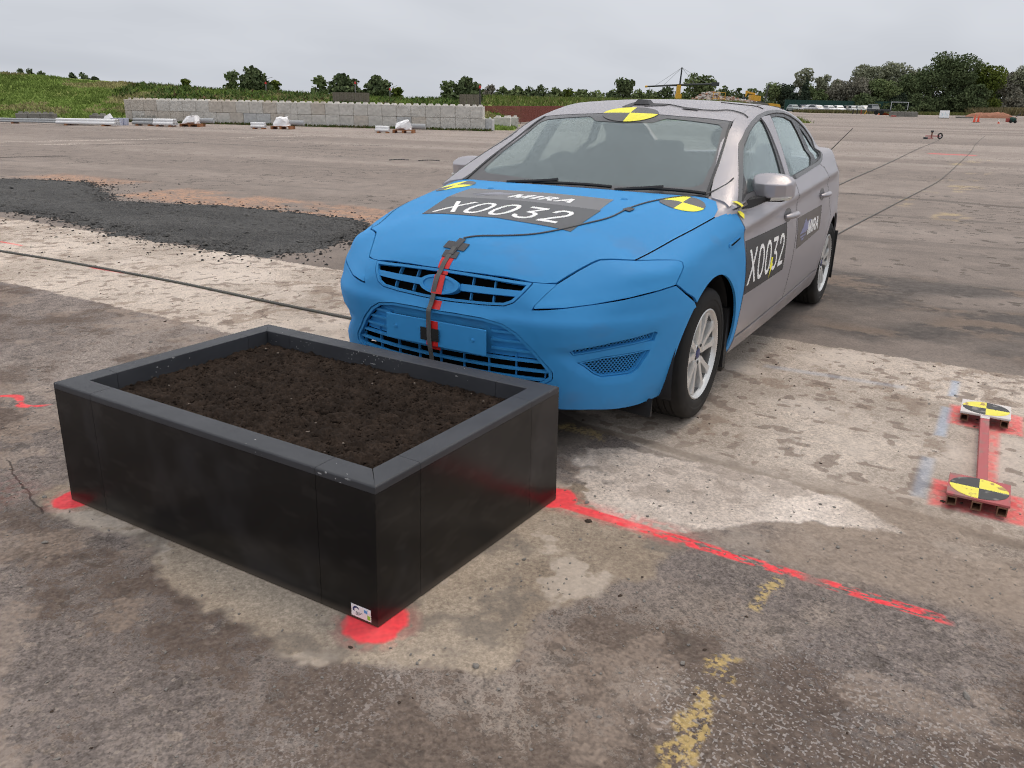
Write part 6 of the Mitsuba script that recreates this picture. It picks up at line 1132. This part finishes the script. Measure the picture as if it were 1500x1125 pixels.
for i in range(n_):
    rb_ = [box(i*w + .04, (i+1)*w - .04, 0, .04, .05, 2.55)] + [box(i*w + .04 + j*w/8, i*w + .10 + j*w/8, -.03, 0, .05, 2.55) for j in range(1, 8)]
    o = put(f'{k}__panel', site(cat(rb_), l0, 200), 'mat_green_screen', False); put(f'{k}__post', site(box(i*w - .05, i*w + .05, -.05, .05, 0, 2.7), l0, 200), 'mat_green_post', False)
k = label('concrete_kerb_row', 'low row of weathered concrete barriers in front of the parked cars', 'barriers')
for i in range(8): put(f'{k}__barrier', site(hull([(x, y, z) for x in (0, 2.3) for y, z in ((-.3, 0), (.3, 0), (-.3, .15), (.3, .15), (-.10, .62), (.10, .62))]), 58.45 + i*2.42, 172, None, .0), 'mat_block_old', False)
# things along the far edge on the right
pr('mat_orange', [.80, .16, .05], .5); pr('mat_cone', [.72, .08, .035], .5); pr('mat_reflect', [.75, .75, .75], .4); pr('mat_post_red', [.30, .05, .04], .6); pr('mat_frame_grey', [.42, .44, .46], .5)
for i, (px, tx) in enumerate(((59.61, 'leftmost short dark post at the edge of the far apron'), (60.34, 'second short dark post at the edge of the far apron'), (61.07, 'short red post right of the two dark posts'))):
    label(put('marker_post', site(box(-.07, .07, -.07, .07, 0, .85, .01), px, 150), 'mat_trim' if i < 2 else 'mat_post_red', False), tx, 'post')
label(put('leaning_board', site(hull([(0, y, z) for y in (0, .1) for z in (0, .1)] + [(.45, y, z) for y in (0, .1) for z in (.75, .9)] + [(.15, y, z) for y in (0, .1) for z in (0, .05)]), 61.68, 150), 'mat_plant_yellow', False), 'leaning yellow board beside the short red post', 'board')
v = [(x, y, 0) for x in (-.9, .9) for y in (-.4, .4)] + [(x, y, z) for x, z in ((-.7, .26), (.2, .34), (.75, .2)) for y in (-.25, .25)]; label(put('orange_cover', site(hull(v), 64.22, 148), 'mat_orange', 25), 'low orange plastic cover lying left of the far concrete blocks', 'cover')
label(put('red_sack', site(hull([(x, y, z) for x in (-.35, .35) for y in (-.2, .2) for z in (0, .18)] + [(0, 0, .26)]), 57.99, 130), 'mat_post_red', 30), 'small red sack against the left end of the far concrete blocks', 'sack')
k = label('block_row', 'row of stained grey concrete blocks near the foot of the big oak', 'concrete blocks')
for i in range(4): put(f'{k}__block', site(moved(cat(block(1.03, .72, .7)), (i*1.06, 0, 0)), 58.45, 132, None, .0), 'mat_block_old', False)
k = label('trailer_frame', 'dark flat trailer with a tall grey hoop frame before the trees', 'trailer')
put(f'{k}__bed', site(box(-3.2, 3.0, 0, 1.8, .55, .95, .03), 64.30, 146), 'mat_plant_dark', False)
for x in (.1, 3.0): put(f'{k}__hoop_leg', site(box(x, x + .09, 0, .09, .9, 2.1), 64.30, 146), 'mat_frame_grey', False)
put(f'{k}__hoop_top', site(box(.1, 3.09, -.02, .11, 2.1, 2.2), 64.30, 146), 'mat_frame_grey', False)
for x in (-2.2, -1.3, 2.0): put(f'{k}__wheel', site(moved(lathe([(0, -.12), (.36, -.12), (.40, 0), (.36, .12), (0, .12)], 16, 'y'), (x, .1, .40)), 64.30, 146), 'mat_tyre', 40)
tree('bush', S(61.33, 136), 1.75, 3.0, OAK, 'round dark bush just behind the far concrete blocks', 411, 'bush', .28, 900, .15, 'bush')
k = label('sign_board', 'white notice board leaning upright on the grass below the big oak', 'sign board'); pr('mat_pale_print', [.50, .62, .66], .5); pr('mat_pale_grey', [.66, .68, .70], .5)
put(f'{k}__panel', site(hull([(x + z*.10, y + z*.25, z) for x in (0, 1.42) for y in (0, .05) for z in (.08, 1.10)]), 62.05, 124), 'mat_white', False)
put(f'{k}__frame_foot', site(box(-.02, 1.46, -.05, .35, 0, .085), 62.05, 124), 'mat_plant_dark', False)
for i in range(6): put(f'{k}__print', site(hull([(.14 + i*.20 + dx + z*.10, -.004 + z*.25 + dy, z) for dx in (0, .11) for dy in (0, -.004) for z in (.30, .85 - .12*(i % 3))]), 62.05, 124), 'mat_pale_print' if i % 2 else 'mat_pale_grey', False)
label(put('kerb_slab', site(box(0, 2.5, 0, .5, 0, .22, .02), 66.75, 128), 'mat_block_old', False), 'long low concrete slab left of the red earth mound', 'slab')
gx2, gy2 = np.meshgrid(np.linspace(0, 7.2, 44), np.linspace(0, 4, 20), indexing='ij'); q3 = np.stack([gx2, gy2, 0*gx2], -1); hm = np.interp(gx2, [0, .8, 1.8, 3.2, 4.5, 5.8, 7.2], [0, .62, .80, .72, .88, .82, 0])*np.sin(np.pi*gy2/4)**.7 + (meshkit.fbm(q3*2.2, 3, 95) - .5)*.25; hm[0] = hm[-1] = 0; hm[:, 0] = hm[:, -1] = -.05
pr('mat_red_earth', proc(lambda p, n, uv: mix((.20, .085, .05), (.36, .17, .11), fbm(p.x*2, p.y*2, p.z*2, 4))), .95); z0 = float(S(71.41, 132)[2])
put('earth_mound', grid_mesh(gx2 + 70.87, gy2 + 131, hm + z0), 'mat_red_earth', 60); label('earth_mound', 'long low mound of red-brown earth near the right edge', 'earth mound')
def cone(l, h, s, tx, grp=None):
    k = label(numbered('traffic_cone'), tx, 'traffic cone', grp)
    put(f'{k}__base', site(box(-.22*s, .22*s, -.22*s, .22*s, 0, .05*s, .01), l, h), 'mat_trim' if s > .9 else 'mat_cone', False); put(f'{k}__body', site(lathe([(.17*s, .05*s), (.12*s, .35*s), (.09*s, .52*s), (.03*s, .92*s), (0, .92*s)], 16), l, h), 'mat_cone', 50)
    if s < .9: put(f'{k}__sleeve', site(lathe([(.125*s, .36*s), (.085*s, .60*s), (.03*s, .925*s), (0, .93*s)], 16), l, h), 'mat_reflect', 50)
cone(54.26, 100, .95, 'orange traffic cone, left one of the touching pair on the right'); cone(55.25, 101, .97, 'orange traffic cone, right one of the touching pair on the right'); cone(55.46, 97, .55, 'small traffic cone with a white top standing alone on the right')
cone(1.58, 72, .6, 'small traffic cone beside the red barrier netting')
k = label('small_machine', 'small dark machine with a raised black handle at the right edge', 'machine')
def sm(m): return site(m, 58.48, 100)
put(f'{k}__body', sm(hull([(x, y, z) for x in (0, .75) for y in (0, .5) for z in (.1, .55)] + [(.2, .2, .7), (.5, .3, .68)])), 'mat_green_screen', 25); put(f'{k}__side', sm(box(-.32, -.01, .02, .4, .12, .55, .03)), 'mat_post_red', False); put(f'{k}__handle', sm(tube([(.6, .2, .6), (1.0, .2, .95), (1.25, .2, 1.15)], .045, 7)), 'mat_trim', 50)
for x in (.1, .62): put(f'{k}__wheel', sm(moved(lathe([(0, -.06), (.16, -.06), (.17, .06), (0, .06)], 14, 'y'), (x, -.04, .17))), 'mat_tyre', 40)
k = label('wheeled_dolly', 'red steel dolly with a wheel and short upright post far out on the apron', 'dolly')
def dl(m): return site(m, 22.91, 47, None, .22)
put(f'{k}__bar', dl(box(.05, 1.0, -.03, .03, .13, .19, .005)), 'mat_red_steel', False); put(f'{k}__bar', dl(box(0, .45, -.14, -.08, .02, .08, .005)), 'mat_red_steel', False); put(f'{k}__post', dl(box(.40, .46, -.03, .03, .05, .42, .005)), 'mat_rust', False); put(f'{k}__cap', dl(box(.37, .49, -.06, .06, .36, .46, .008)), 'mat_plant_dark', False)
put(f'{k}__tyre', dl(moved(lathe([(.11, -.035), (.155, -.04), (.17, 0), (.155, .04), (.11, .035), (.11, -.035)], 20, 'y'), (.98, 0, .17))), 'mat_tyre', 40)
for j in range(5): a = j*1.2566; put(f'{k}__spoke', dl(hull([(.98 + r*math.cos(a) + d*math.sin(a), y, .17 + r*math.sin(a) - d*math.cos(a)) for r in (.01, .12) for d in (-.014, .014) for y in (-.01, .01)])), 'mat_reflect', False)
put(f'{k}__foot', dl(box(-.06, .06, -.2, .04, .0, .10, .01)), 'mat_plant_dark', False)
# slivers and scraps on the apron
for i, (px, h, L_, tx) in enumerate(((-3.24, 21, .50, 'short dark rubber strip lying on the apron left of the car’s mirror, left one'), (-2.50, 21, .55, 'short dark rubber strip lying on the apron left of the car’s mirror, right one'))):
    o = put('rubber_strip', site(tube([(0, 0, .02), (L_*.5, .03, .035), (L_, .0, .03)], .018, 6, squash=.6), px, h), 'mat_trim', 50); label(o, tx, 'strip')
